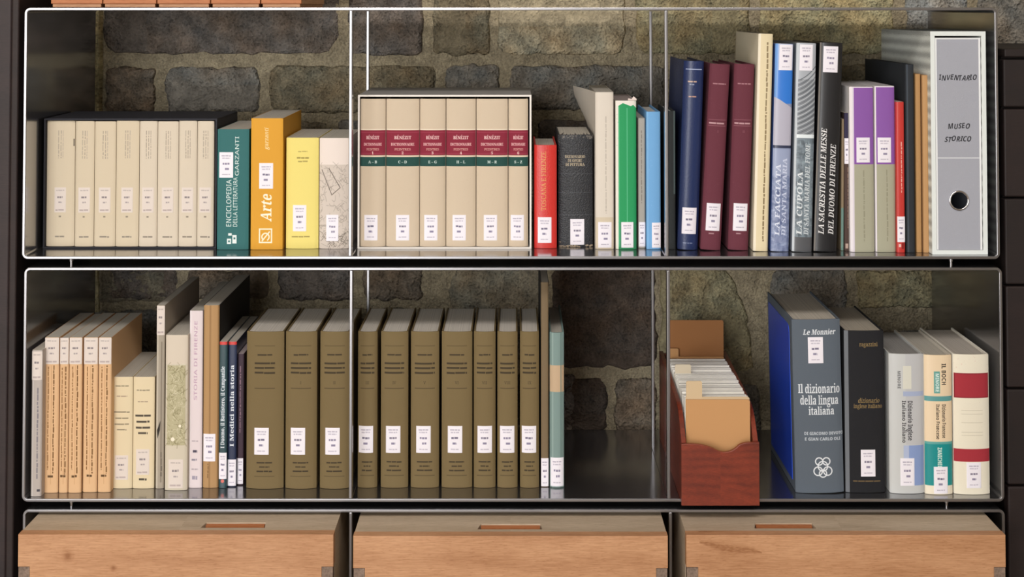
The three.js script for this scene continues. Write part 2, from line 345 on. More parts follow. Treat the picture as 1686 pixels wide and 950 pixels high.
{ // pale raised strip by the side panel, daylight on the wall put into its colour
  const [rx, ry] = U(163, 200, ZW), m = mesh('lit_wall_strip', stoneGeo(0.013, 1.1, 0.012, 0.3), STONES.yellow, wall, 'pale strip coloured as light on the wall'); m.position.set(rx, ry, ZW);
}
for (const [px, y0, y1] of [[1214, 62, 92], [1219, 56, 96], [1225, 58, 98], [1231, 54, 92], [1236, 60, 97]]) { // red paint strokes on the stone
  const [ax, ay] = U(px, y0, ZW + 0.01), by = U(px, y1, ZW + 0.01)[1]; mesh('paint_stroke', box(ax - 0.0009, ax + 0.0009, by, ay, ZW + 0.004, ZW + 0.0125, 0.0004), std({ color: rgb(150, 74, 52), roughness: 0.9 }), wall, 'reddish paint stroke');
}

// ───────────────────────── dark timber to both sides ─────────────────────────
{
  const x1 = U(35, 400, 0)[0], p = thing('timber_post', 'dark brown timber post beside the steel shelves', 'post', [x1 - 0.09, 0, -0.12]);
  mesh('upright', metreUV(box(-0.30, 0.066, 0, 3, -0.2, 0.10, 0.004)), M.darkWood, p);
  mesh('bead', metreUV(box(0.067, 0.078, 0, 3, -0.2, 0.105, 0.003)), M.darkWood2, p);
}
{
  const x0 = U(1660, 500, -0.01)[0], top = U(1668, 80, -0.02)[1];
  const c = thing('plank_cabinet', 'dark brown plank cabinet against the stone wall, next to the binder', 'cabinet', [x0, 0, -0.02]);
  mesh('body', metreUV(box(0.004, 0.62, 0, top - 0.012, -0.31, -0.02)), M.cabinet, c);
  mesh('top_board', metreUV(box(0, 0.64, top - 0.012, top, -0.315, 0.006, 0.002)), M.cabinet2, c);
  const ys = [top - 0.014, U(1668, 178, -0.02)[1], U(1668, 326, -0.02)[1], U(1668, 470, -0.02)[1], U(1668, 640, -0.02)[1], U(1668, 800, -0.02)[1], U(1668, 960, -0.02)[1], 0.45, 0.25, 0.02];
  for (let i = 0; i < ys.length - 1; i++) mesh('plank', metreUV(box(0, 0.62, ys[i + 1] + 0.0012, ys[i] - 0.0012, -0.02, 0, 0.003)), i % 2 ? M.cabinet : M.cabinet2, c);
}

// ───────────────────────── steel shelf units ─────────────────────────
const TH = 0.0042, DEPTH = 0.325;
function rrect(x0, x1, y0, y1, r, hole) {
  const s = hole ? new THREE.Path() : new THREE.Shape(); s.moveTo(x0 + r, y0); s.lineTo(x1 - r, y0); s.absarc(x1 - r, y0 + r, r, -Math.PI / 2, 0); s.lineTo(x1, y1 - r); s.absarc(x1 - r, y1 - r, r, 0, Math.PI / 2);
  s.lineTo(x0 + r, y1); s.absarc(x0 + r, y1 - r, r, Math.PI / 2, Math.PI); s.lineTo(x0, y0 + r); s.absarc(x0 + r, y0 + r, r, Math.PI, 1.5 * Math.PI); return s;
}
function steelUnit(row, label, pxL, pxR, yTop, yBot, divPx, spacers) {
  const x0 = U(pxL, row, 0)[0], x1 = U(pxR, row, 0)[0], cx = (x0 + x1) / 2;
  const g = thing('steel_shelf', label, 'shelf', [cx, yBot, 0], 'stacked steel shelf units');
  const W = x1 - x0, H = yTop - yBot, shape = rrect(-W / 2, W / 2, 0, H, 0.0085); shape.holes.push(rrect(-W / 2 + TH, W / 2 - TH, TH, H - TH, 0.0043, true));
  const shell = new THREE.ExtrudeGeometry(shape, { depth: DEPTH - 0.0025, bevelEnabled: false, curveSegments: 6 }); shell.translate(0, 0, -DEPTH);
  mesh('shell', metreUV(shell), steel, g);
  const s2 = rrect(-W / 2 + 0.0008, W / 2 - 0.0008, 0.0008, H - 0.0008, 0.0080); s2.holes.push(rrect(-W / 2 + TH - 0.0008, W / 2 - TH + 0.0008, TH - 0.0008, H - TH + 0.0008, 0.0048, true));
  const edge = new THREE.ExtrudeGeometry(s2, { depth: 0.0012, bevelEnabled: true, bevelThickness: 0.0010, bevelSize: 0.0008, bevelSegments: 3, curveSegments: 6 }); edge.translate(0, 0, -0.0022);
  mesh('front_edge', edge, steelEdge, g, 'smooth ground steel front edge');
  for (const px of divPx) {
    const dx = U(px, row, 0)[0] - cx, bar = (y0, y1, z0, z1) => metreUV(box(dx - 0.0022, dx + 0.0022, y0, y1, z0, z1)), d = mesh('divider', bar(TH, H - TH, -0.012, -0.0024), steel, g, 'open steel divider frame');
    mesh('divider_edge', box(dx - 0.0023, dx + 0.0023, TH, H - TH, -0.0046, 0.0002, 0.0011), steelEdge, d, 'smooth ground steel front edge');
    mesh('back_upright', bar(TH, H - TH, -0.238, -0.230), steel, d); mesh('divider_edge', box(dx - 0.0023, dx + 0.0023, TH, H - TH, -0.2326, -0.228, 0.0011), steelEdge, d);
    mesh('rail', bar(TH, TH + 0.0016, -0.230, -0.012), steel, d); mesh('rail', bar(H - TH - 0.0016, H - TH, -0.230, -0.012), steel, d);
  }
  for (const [px, h] of spacers) { for (const z of [-0.01, -0.28]) { const b = new THREE.CylinderGeometry(0.0022, 0.0022, h, 14); b.translate(U(px, row, 0)[0] - cx, -h / 2, z); const sp = mesh('spacer', b, steel, g), hd = new THREE.CylinderGeometry(0.0028, 0.0028, 0.0042, 14); hd.translate(U(px, row, 0)[0] - cx, -0.0021, z); mesh('bolt_head', hd, steelEdge, sp); } }
  return { x0, x1, floor: yBot + TH, group: g };
}
const Y = (py) => U(CX, py, 0)[1];
const yU = [Y(12.3), Y(427)], yL = [Y(440.5), Y(826.5)], y3 = [Y(839), Y(839) - 0.41];
const UP = steelUnit(220, 'upper steel shelf unit holding the binder and the slipcased sets', 38, 1644.5, yU[0], yU[1], [577, 1097.5], [[116, yU[1] - yL[0]], [1567, yU[1] - yL[0]]]);
const LO = steelUnit(640, 'middle steel shelf unit holding the olive volumes and the card box', 37.5, 1652, yL[0], yL[1], [577.5, 1101], [[116, yL[1] - y3[0]], [1560, yL[1] - y3[0]]]);
const BO = steelUnit(880, 'lower steel shelf unit holding the three wooden crates', 37, 1655, y3[0], y3[1], [577, 1104], []);
{ // its stand
  const g = BO.group, h = y3[1];
  for (const x of [BO.x0 + 0.03, BO.x1 - 0.03]) for (const z of [-0.03, -0.295]) mesh('leg', box(x - g.position.x - 0.015, x - g.position.x + 0.015, -h, 0, z - 0.015, z + 0.015, 0.002), blackMetal, g);
}

// ───────────────────────── books ─────────────────────────
const zAt = (w, bulge) => (x) => -bulge * Math.pow(Math.abs(2 * x / w), 2.4);
function spineGeo(w, h, bulge, t, r) {
  const N = 14, f = zAt(w, bulge), pos = [], uv = [], uv1 = [], idx = [];
  const e = Math.min(0.0012, w * 0.12), prof = [];                   // outer line with rounded joints
  for (let i = 0; i <= N; i++) { const x = (i / N - 0.5) * w, edge = Math.max(0, (Math.abs(x) - (w / 2 - e)) / e); prof.push([x, f(x) - e * 0.8 * edge * edge]); }
  prof[0][1] -= 0; const rows = [[0.0, -0.0006], [0.0006, 0], [h - 0.0006, 0], [h, -0.0006]];
  const U2 = (i, y) => { uv.push(r.u0 + (r.u1 - r.u0) * i / N, r.v0 + (r.v1 - r.v0) * y / h); };
  rows.forEach(([y, dz]) => prof.forEach(([x, z], i) => { pos.push(x, y, z + dz); U2(i, y); uv1.push(x, y); }));
  const n = N + 1;
  for (let k = 0; k < 3; k++) for (let i = 0; i < N; i++) { const a = k * n + i; idx.push(a, a + 1, a + n + 1, a, a + n + 1, a + n); }
  const b0 = pos.length / 3;                                         // back of the spine sheet
  [0, h].forEach((y) => prof.forEach(([x, z], i) => { pos.push(x * 0.985, y, z - t); U2(i, y); uv1.push(x, y); }));
  for (let i = 0; i < N; i++) { const a = b0 + i; idx.push(a, a + n + 1, a + 1, a, a + n, a + n + 1); idx.push(i, b0 + i + 1, i + 1, i, b0 + i, b0 + i + 1); const q = 3 * n + i, p = b0 + n + i; idx.push(q, q + 1, p + 1, q, p + 1, p); }
  for (const i of [0, N]) { const a = i, b = 3 * n + i, c = b0 + i, d = b0 + n + i; idx.push(...(i ? [a, c, d, a, d, b] : [a, d, c, a, b, d])); }
  const g = new THREE.BufferGeometry(); g.setAttribute('position', new THREE.Float32BufferAttribute(pos, 3)); g.setAttribute('uv', new THREE.Float32BufferAttribute(uv, 2)); g.setAttribute('uv1', new THREE.Float32BufferAttribute(uv1, 2));
  g.setIndex(idx); g.computeVertexNormals(); return g;
}
function stickerGeo(w, x0, x1, y0, y1, bulge, r) {                   // a paper label that follows the curve of the spine
  const N = 8, f = zAt(w, bulge), pos = [], uv = [], uv1 = [], idx = [], T = 0.00035;
  for (let k = 0; k < 2; k++) for (const y of [y0, y1]) for (let i = 0; i <= N; i++) {
    const x = x0 + (x1 - x0) * i / N; pos.push(x, y, f(Math.max(-w / 2, Math.min(w / 2, x))) + (k ? -0.0001 : T)); uv.push(r.u0 + (r.u1 - r.u0) * i / N, y === y0 ? r.v0 : r.v1); uv1.push(x, y);
  }
  const n = N + 1;
  for (let i = 0; i < N; i++) { idx.push(i, i + 1, n + i + 1, i, n + i + 1, n + i); const a = 2 * n + i; idx.push(i, a + 1, i + 1, i, a, a + 1); const q = n + i, p = 3 * n + i; idx.push(q, q + 1, p + 1, q, p + 1, p); }
  idx.push(0, n, 3 * n, 0, 3 * n, 2 * n, N, 2 * n + N, 3 * n + N, N, 3 * n + N, n + N);
  const g = new THREE.BufferGeometry(); g.setAttribute('position', new THREE.Float32BufferAttribute(pos, 3)); g.setAttribute('uv', new THREE.Float32BufferAttribute(uv, 2)); g.setAttribute('uv1', new THREE.Float32BufferAttribute(uv1, 2));
  g.setIndex(idx); g.computeVertexNormals(); return g;
}
function withUV1(g) { const n = metreUV(g); n.setAttribute('uv1', n.attributes.uv.clone()); return n; }
let stickerN = 0;
/* o: name, label, cat, group | s shelf | x [left, right] and y [top, bottom] of the spine in the photograph | lean: pixels its top stands to the right of its foot
   d depth | hard | bulge | col, side (cover colour), kind (surface) | art | lab [[x0, x1, y0, y1, set]] | pages | z, base: when it stands inside a case */
function book(o) {
  const floor = o.base ?? o.s.floor, xm = (o.x[0] + o.x[1]) / 2, z = o.z ?? zOnFloor(xm, o.y[1], floor);
  const yb = o.z !== undefined ? 0 : 0, wpx = o.x[1] - o.x[0], hpx = o.y[1] - o.y[0];
  const w = U(o.x[1], o.y[1], z)[0] - U(o.x[0], o.y[1], z)[0] - 0.0005, h = U(xm, o.y[0], z)[1] - floor, cx = U(xm, o.y[1], z)[0];
  const lean = Math.atan2(o.lean ?? 0, hpx), d = o.d ?? 0.165, hard = o.hard ?? false, bulge = o.bulge ?? (hard ? Math.min(0.006, w * 0.12) : 0.0008);
  const g = thing(o.name ?? 'book', o.label, o.cat ?? 'book', [cx, floor + Math.abs(Math.sin(lean)) * w / 2 + 0.0002 + yb, z], o.group);
  g.rotation.z = -lean;
  if (o.turn) g.rotation.y = o.turn;
  const kind = o.kind ?? (hard ? 'cloth' : 'paper'), r = printed(wpx, hpx, o.col, o.art), tc = hard ? Math.min(0.0025, w * 0.16) : 0.0005, ov = hard ? 0.0032 : 0.0002;
  mesh('spine', spineGeo(w, h, bulge, hard ? 0.0018 : 0.0006, r), r.s.mats[kind], g);
  const cm = coverMat(o.side ?? o.col, kind === 'satin' ? 'leather' : kind), zs = -bulge - (hard ? 0.0030 : 0.0014);
  if (o.leftCover) o.leftCover(g, w, h, d, zs, cm); else mesh('cover', withUV1(box(-w / 2, -w / 2 + tc, 0, h, -d, zs, hard ? 0.0007 : 0)), cm, g);
  mesh('cover', withUV1(box(w / 2 - tc, w / 2, 0, h, -d, zs, hard ? 0.0007 : 0)), cm, g);
  mesh('page_block', box(-w / 2 + tc, w / 2 - tc, ov, h - (o.sunk ?? ov), -d + ov, -bulge - (hard ? 0.0022 : 0.0012)), pageMat(o.pages ?? '#d8d2c4'), g);
  const pxm = h / hpx;
  for (const [a, b, c, e, set] of o.lab ?? []) {
    const pool = set === 'f' ? faded : stickers, q = pool[stickerN++ % pool.length];
    mesh('shelf_label', stickerGeo(w, (a - xm) * pxm, (b - xm) * pxm, (o.y[1] - e) * pxm, (o.y[1] - c) * pxm, bulge, q), q.s.mats.paper, g, set === 'f' ? 'faded paper shelf label' : 'white paper shelf label');
  }
  g.userData.dims = undefined; delete g.userData.dims;
  return { g, w, h, d, z, bulge };
}
// an open-fronted case
function slipcase(o) {
  const floor = o.s.floor, xm = (o.x[0] + o.x[1]) / 2, z = zOnFloor(xm, o.y[1], floor), x0 = U(o.x[0], o.y[1], z)[0], x1 = U(o.x[1], o.y[1], z)[0], h = U(xm, o.y[0], z)[1] - floor, t = o.t ?? 0.0028;
  const g = thing('slipcase', o.label, 'slipcase', [(x0 + x1) / 2, floor + 0.0002, z]), w = (x1 - x0) / 2, d = o.d, rim = 0.0008;
  mesh('top_panel', withUV1(box(-w, w, h - t, h, -d, -rim, 0.0006)), o.mat, g); mesh('bottom_panel', withUV1(box(-w, w, 0, t, -d, -rim, 0.0006)), o.mat, g);
  mesh('side_panel', withUV1(box(-w, -w + t, t, h - t, -d, -rim)), o.sideMat ?? o.mat, g); mesh('side_panel', withUV1(box(w - t, w, t, h - t, -d, -rim)), o.sideMat ?? o.mat, g);
  mesh('back_panel', withUV1(box(-w + t, w - t, t, h - t, -d, -d + t)), o.mat, g);
  mesh('rim', mergeGeometries([box(-w, w, h - t, h, -rim, 0), box(-w, w, 0, t, -rim, 0), box(-w, -w + t, t, h - t, -rim, 0), box(w - t, w, t, h - t, -rim, 0)]), o.rimMat, g, o.rimLabel);
  return { z, base: floor + t + 0.0003, x0, x1, h, t, g };
}

// upper unit, first bay
const navyBoard = coverMat('#23242c', 'paper');
const case1 = slipcase({ s: UP, x: [70.4, 356], y: [195.5, 409.5], t: 0.0024, d: 0.15, mat: navyBoard, rimMat: navyBoard, label: 'dark navy slipcase around eight ivory paper volumes' });
{
  const e = [75, 122, 154, 189.5, 228, 258, 293, 323.5, 351.5];
  for (let i = 0; i < 8; i++) {
    const x0 = e[i], x1 = e[i + 1] - 0.4, xm = (x0 + x1) / 2;
    book({ s: UP, z: case1.z - 0.001 - (i === 0 ? 0.002 : 0), base: case1.base, x: [x0, x1], y: [199 + (i % 3) * 0.5, 406], d: 0.135, col: i < 4 ? '#d3c5ab' : '#d6cab6', kind: 'paper', bulge: 0.0012,
      name: 'paper_volume', label: ORD[7 - i] + ' ivory paper volume from the teal encyclopedia, inside the navy slipcase', group: 'ivory volumes in the navy slipcase',
      lab: [[xm - 9.5, xm + 9.5, 309, 350, 'f']],
      art: (c, w, h) => { grain(c, w, h, 60, '#b9aa90', 0.12); vlines(c, w * 0.5 - 4, 16, 46, 1.5, '#a89c8c'); vlines(c, w * 0.5, 16, 46, 1.5, '#a89c8c'); vlines(c, w * 0.5 + 3.5, 16, 46, 1.4, '#b4a898');
        lines(c, w / 2 - 8, h - 17, 16, 2.4, '#8f8678', 2); lines(c, w / 2 - 2, h - 50, 4, 2.5, '#8d8373', 1); if (i === 0) { c.fillStyle = '#4b4238'; c.fillRect(w - 2, 30, 1.5, 12); } } });
  }
}
book({ s: UP, x: [356.5, 409], y: [213, 411.5], d: 0.16, col: '#2c6a6a', kind: 'paper', label: 'teal encyclopedia with white lettering running up its spine', pages: '#d8d2c4', lab: [[360, 383, 251, 293]],
  art: (c, w, h) => { vtext(c, 'ENCICLOPEDIA', 20, h - 37, 78, 12, '#dfe9e6', 'sans-serif'); vtext(c, 'DELLA LETTERATURA', 31, h - 37, 82, 10, '#dfe9e6', 'sans-serif'); vtext(c, 'GARZANTI', 33, h - 121, 66, 9, '#d5e2df', 'sans-serif');
    c.fillStyle = '#e6eeec'; c.fillRect(19, h - 27, 6, 4); c.fillRect(26, h - 24, 7, 14); c.fillRect(17, h - 18, 7, 9); c.fillStyle = '#2c6a6a'; c.fillRect(28, h - 20, 3, 3); c.fillRect(19, h - 15, 3, 3); } });
book({ s: UP, x: [412, 465], y: [195, 411.5], d: 0.175, col: '#dc9f2c', kind: 'paper', label: 'ochre yellow art encyclopedia with white italic title', pages: '#d8d2c4', lab: [[426, 449, 269, 311]],
  art: (c, w, h) => { vtext(c, 'Arte', 26, h - 46, 45, 25, '#fdf3de', 'italic bold serif'); vtext(c, 'garzanti', 26, 52, 36, 9, '#f4e2b8', 'italic serif');
    c.strokeStyle = '#fbeed4'; c.lineWidth = 2.2; c.strokeRect(15, h - 34, 20, 22); c.beginPath(); c.arc(25, h - 21, 6, 2.4, 7.4); c.stroke(); c.beginPath(); c.moveTo(19, h - 14); c.lineTo(32, h - 30); c.stroke(); } });
book({ s: UP, x: [470, 524], y: [227, 410], d: 0.15, col: '#ecdc7e', kind: 'paper', label: 'pale yellow thick paperback', pages: '#d8d2c4', bulge: 0.0022, lab: [[482, 504, 338, 381]],
  art: (c, w) => { lines(c, 20, 22, 16, 1.6, '#b3a458', 2); lines(c, 18, 32, 20, 2.6, '#a3944e', 2); lines(c, 20, 38, 16, 2.2, '#b0a159', 2); lines(c, 10, 162, 30, 2, '#a99a54', 3); } });
book({ s: UP, x: [525, 573.5], y: [227.5, 410], d: 0.15, col: '#e9ddd4', kind: 'paper', label: 'off-white book with a grey engraving on its spine', pages: '#d8d2c4', bulge: 0.002, lab: [[537, 557, 354, 397]],
  art: (c, w, h) => { c.fillStyle = '#d2c7bc'; c.fillRect(0, 44, w, h - 44); sketch(c, 0, 46, w, h - 50, 150, '#8d8278', 0.5); c.strokeStyle = '#6f655c'; c.lineWidth = 1.2; c.beginPath(); c.moveTo(4, 52); c.lineTo(21, 94); c.lineTo(35, 82); c.lineTo(16, 50); c.stroke(); sketch(c, 2, h - 24, w - 4, 20, 40, '#5f564d', 0.6); } });

// upper unit, second bay
const greyBoard = coverMat('#aaa8a4', 'paper'), paleBoard = coverMat('#efebe4', 'paper');
const case2 = slipcase({ s: UP, x: [588.6, 875], y: [156.5, 410], d: 0.19, mat: greyBoard, rimMat: paleBoard, rimLabel: 'white front rim', label: 'grey slipcase with white rim around six banded volumes', t: 0.0026 });
{
  const e = [592, 635, 690.5, 734, 784, 837, 870.5], vol = ['A – B', 'C – D', 'E – G', 'H – L', 'M – R', 'S – Z'];
  for (let i = 0; i < 6; i++) {
    const xm = (e[i] + e[i + 1]) / 2, lx = xm - 11 + (i === 1 ? 0 : i === 5 ? -2 : -3);
    book({ s: UP, z: case2.z - 0.001, base: case2.base, x: [e[i], e[i + 1] - 0.6], y: [163, 407.5], d: 0.17, hard: true, col: '#d3c2aa', kind: 'cloth', bulge: 0.0035,
      name: 'reference_volume', label: ORD[5 - i] + ' crimson-banded tan volume from the small red hardback, in the grey slipcase', group: 'banded volumes in the grey slipcase', lab: [[lx, lx + 22, 355, 397]],
      art: (c, w, h) => { grain(c, w, h, 120, '#b7a48a', 0.15); c.fillStyle = '#e8dcc6'; c.fillRect(0, 50, w, 2); c.fillStyle = '#8a2339'; c.fillRect(0, 52, w, 41.5); c.fillStyle = '#e6d3bd'; c.fillRect(0, 94.5, w, 1.6); c.fillStyle = '#1f4b45'; c.fillRect(0, 96.6, w, 15);
        c.fillStyle = '#a33f55'; c.fillRect(0, 55, w, 1); c.fillRect(0, 90, w, 1);
        text(c, 'BÉNÉZIT', w / 2, 67, 7.5, '#f0d3cf', 'bold serif', w * 0.52); text(c, 'DICTIONNAIRE', w / 2, 77.5, 6.2, '#efc9c4', 'bold serif', w * 0.72); text(c, 'PEINTRES', w / 2, 85, 5, '#e6bfae', 'serif', w * 0.5); text(c, String(i + 1), w / 2, 92, 6.5, '#f2d7d0', 'bold serif');
        text(c, vol[i], w / 2, 106.5, 6, '#d7e4df', 'bold serif'); } });
  }
}
book({ s: UP, x: [879.5, 917], y: [239, 409.5], d: 0.14, hard: true, col: '#d0352f', kind: 'satin', bulge: 0.003, label: 'small bright red hardback with gilt title', pages: '#d8d2c4', lab: [[885.5, 908, 358, 400]],
  art: (c, w, h) => vtext(c, 'TOSCANA E FIRENZE', 16, h - 62, 98, 11, '#d8a04e', 'serif') });
const worn = book({ s: UP, x: [919, 976.5], y: [222, 407], d: 0.15, hard: true, col: '#2b2d31', kind: 'leather', bulge: 0.004, label: 'worn black leather book with frayed ends', pages: '#d8d2c4', sunk: 0.001, lab: [[939, 962, 361, 403]],
  art: (c, w, h) => { grain(c, w, h, 260, '#5a5d62', 0.25); c.strokeStyle = '#44474c'; c.lineWidth = 1; for (const y of [64, 96, 132]) { c.beginPath(); c.moveTo(0, y); c.lineTo(w, y + rr(-1, 1)); c.stroke(); }
    c.fillStyle = '#6a6660'; for (let i = 0; i < 30; i++) c.fillRect(rr(0, w), rr(0, 5), rr(1, 4), rr(1, 3)); c.fillStyle = '#a8977f'; for (let i = 0; i < 24; i++) c.fillRect(rr(0, w), h - rr(0, 4), rr(2, 6), rr(1, 2.5));
    text(c, 'DIZIONARIO', 28, 38, 6, '#c9b899', 'bold serif', 34); text(c, 'DI OPERE', 28, 44.5, 6, '#c9b899', 'bold serif', 24); text(c, 'DI PITTURA', 28, 51, 6, '#c9b899', 'bold serif', 32); } });
{ // frayed leather tongues at head and foot
  const rag = (y, n) => { const gs = []; for (let i = 0; i < n; i++) { const b = new THREE.ConeGeometry(rr(0.0014, 0.003), rr(0.004, 0.009), 5); b.rotateX(rr(-0.7, 0.7)); b.rotateZ(rr(-1.1, 1.1)); b.translate(rr(-worn.w * 0.42, worn.w * 0.42), y + rr(-0.001, 0.001), -0.004 - rr(0, 0.004)); gs.push(withUV1(b)); } return mergeGeometries(gs); };
  mesh('frayed_edge', rag(worn.h - 0.001, 16), coverMat('#55504c', 'leather'), worn.g); const low = rag(0.0075, 12); mesh('frayed_edge', low, coverMat('#a59682', 'paper'), worn.g);
}
book({ s: UP, x: [980.5, 1011], y: [152, 410.5], d: 0.19, col: '#ddd5c8', kind: 'paper', bulge: 0.0018, label: 'tall cream paperback with a curled front cover', pages: '#d8d2c4', lab: [[985, 1007, 366, 408, 's']],
  art: (c, w, h) => { vlines(c, 17, 40, 160, 1.6, '#b9b0a4'); c.fillStyle = '#d3c6ae'; c.fillRect(0, h - 52, w, 52); },
  leftCover: (g, w, h, d, zs, cm) => { // its top corner bends away from the pages
    const N = 12, K = 16, pos = [], uv = [], idx = [], T = 0.0007;
    for (let k = 0; k < 2; k++) for (let j = 0; j <= K; j++) for (let i = 0; i <= N; i++) { const s = i / N, t = j / K, tt = Math.max(0, (t - 0.66) / 0.34); pos.push(-w / 2 - 0.026 * Math.pow(s, 1.2) * tt * tt * (3 - 2 * tt) + (k ? T : 0), h * t, zs + (-d * 0.93 - zs) * s); uv.push(s * d, t * h); }
    const n = N + 1, L = n * (K + 1);
    for (let j = 0; j < K; j++) for (let i = 0; i < N; i++) { const a = j * n + i; idx.push(a, a + n, a + n + 1, a, a + n + 1, a + 1); const b = a + L; idx.push(b, b + n + 1, b + n, b, b + 1, b + n + 1); }
    for (let i = 0; i < N; i++) { const a = K * n + i; idx.push(a, a + L, a + L + 1, a, a + L + 1, a + 1); idx.push(i, i + 1, i + L + 1, i, i + L + 1, i + L); }
    for (let j = 0; j < K; j++) { const a = j * n + N; idx.push(a, a + n, a + n + L, a, a + n + L, a + L); const b = j * n; idx.push(b, b + n + L, b + n, b, b + L, b + n + L); }
    const q = new THREE.BufferGeometry(); q.setAttribute('position', new THREE.Float32BufferAttribute(pos, 3)); q.setAttribute('uv', new THREE.Float32BufferAttribute(uv, 2)); q.setAttribute('uv1', new THREE.Float32BufferAttribute(uv, 2)); q.setIndex(idx); q.computeVertexNormals();
    mesh('cover', q, cm, g, 'cream cover with its top corner curled outwards');
  } });
const green = book({ s: UP, x: [1014, 1048.5], y: [166, 411], d: 0.16, col: '#1f9a5c', side: '#e4ded4', kind: 'paper', bulge: 0.0022, label: 'bright green spine in a torn white jacket', pages: '#b9aaa6', lab: [[1023, 1043, 366, 408]],
  art: (c, w, h) => { c.fillStyle = '#ebe6dc'; c.fillRect(0, 0, 4.5, h); c.beginPath(); c.moveTo(0, 0); c.lineTo(w, 0); c.lineTo(w, 12); c.lineTo(w - 5, 7); c.lineTo(w - 9, 9); c.lineTo(12, 4); c.lineTo(4, 9); c.lineTo(0, 12); c.fill(); c.fillStyle = '#63c394'; c.fillRect(18.4, 12, 1.2, h - 50); c.fillRect(5, 10, 0.9, h - 14); c.fillStyle = '#2f8a5c'; c.fillRect(6, h - 44, w - 6, 44); grain(c, w, h, 40, '#56b98a', 0.3); } });
{ const s = new THREE.Shape(); s.moveTo(0, 0); s.lineTo(0.012, 0.001); s.lineTo(0.0135, 0.007); s.lineTo(0.009, 0.011); s.lineTo(0.006, 0.007); s.lineTo(0.001, 0.008); const t = new THREE.ExtrudeGeometry(s, { depth: 0.0006, bevelEnabled: false }); t.translate(green.w / 2 - 0.012, green.h - 0.005, -0.006); t.rotateX(-0.02); mesh('torn_flap', withUV1(t), coverMat('#e9dad2', 'paper'), green.g, 'torn scrap of white jacket'); }
book({ s: UP, x: [1051, 1063], y: [195, 409], d: 0.15, col: '#aaa69d', kind: 'paper', label: 'thin grey paperback next to the light blue book', pages: '#d8d2c4', lab: [[1052, 1062.5, 366, 406]], art: (c, w) => vlines(c, w / 2 - 1, 20, 120, 1.6, '#857f77') });
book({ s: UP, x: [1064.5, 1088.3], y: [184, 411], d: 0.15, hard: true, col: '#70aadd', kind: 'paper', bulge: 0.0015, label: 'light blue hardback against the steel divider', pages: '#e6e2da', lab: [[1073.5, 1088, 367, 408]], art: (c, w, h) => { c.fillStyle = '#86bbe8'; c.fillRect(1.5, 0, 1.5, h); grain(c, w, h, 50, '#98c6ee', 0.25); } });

// upper unit, third bay
book({ s: UP, x: [1101, 1113], y: [183, 411], d: 0.15, hard: true, col: '#2c3133', kind: 'cloth', label: 'slim black hardback between divider and navy book', pages: '#d3d6d2', art: (c, w, h) => { c.fillStyle = '#5b6c6e'; c.fillRect(w - 3, 0, 3, h * 0.6); } });
book({ s: UP, x: [1116, 1149.5], y: [101, 412.5], lean: 12, d: 0.19, hard: true, col: '#20305c', kind: 'satin', bulge: 0.0055, label: 'tall navy blue glossy hardback leaning right', pages: '#c9c3b8', lab: [[1121.5, 1145, 343, 386]],
  art: (c, w, h) => { c.fillStyle = '#9aa6c4'; c.fillRect(3, 13, w - 6, 1.6); lines(c, 7, 33, 15, 2.4, '#c7a795', 2); lines(c, 10, 38, 8, 2, '#8c93ad', 2); lines(c, 9, 58, 14, 2.4, '#b98f80', 2); lines(c, 8, h - 12, 16, 1.6, '#7c87a5', 3); } });
for (const [i, x, lean] of [[0, 1153.5, 17.5], [1, 1199, 12.5]])
  book({ s: UP, x: [x, x + 33.5], y: [106, 413], lean, d: 0.17, hard: true, col: '#682f3d', kind: 'cloth', bulge: 0.004, label: i ? 'leaning burgundy cloth hardback next to the tall narrow cream book' : 'leaning burgundy cloth hardback next to the glossy navy hardback', group: 'pair of burgundy hardbacks', pages: '#d8cfc2', lab: [[x + 6.5, x + 29.5, 336, 381]],
    art: (c, w, h) => { grain(c, w, h, 120, '#86505c', 0.2); lines(c, 6, 32, 22, 1.8, '#b98a92', 3); c.fillStyle = '#8f5a66'; c.fillRect(2, 92, w - 4, 1); lines(c, 3, 97, w - 7, 2.6, '#c29ba0', 3); c.fillStyle = '#9c6a74'; c.fillRect(2, 102, w - 4, 0.8); text(c, i ? 'II' : 'I', w / 2 + 2, 113, 5, '#9c6a74', 'serif'); lines(c, 12, h - 28, 9, 2, '#b08a90', 1.5); } });
book({ s: UP, x: [1240, 1264.5], y: [56, 414.5], lean: 11, d: 0.21, col: '#e6d8b2', side: '#e9dfc4', kind: 'paper', bulge: 0.0015, label: 'very tall narrow cream book with vertical title', pages: '#ded6c6',
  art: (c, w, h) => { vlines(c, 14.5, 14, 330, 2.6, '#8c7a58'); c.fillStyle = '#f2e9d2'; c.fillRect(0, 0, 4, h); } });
const marble = (c, w, h, y0, cols) => { for (let i = 0; i < 420; i++) { c.globalAlpha = 0.35; c.fillStyle = cols[Math.floor(rnd() * cols.length)]; c.fillRect(rr(-2, w), rr(y0, h), rr(1, 7), rr(1, 9)); } c.globalAlpha = 1; };
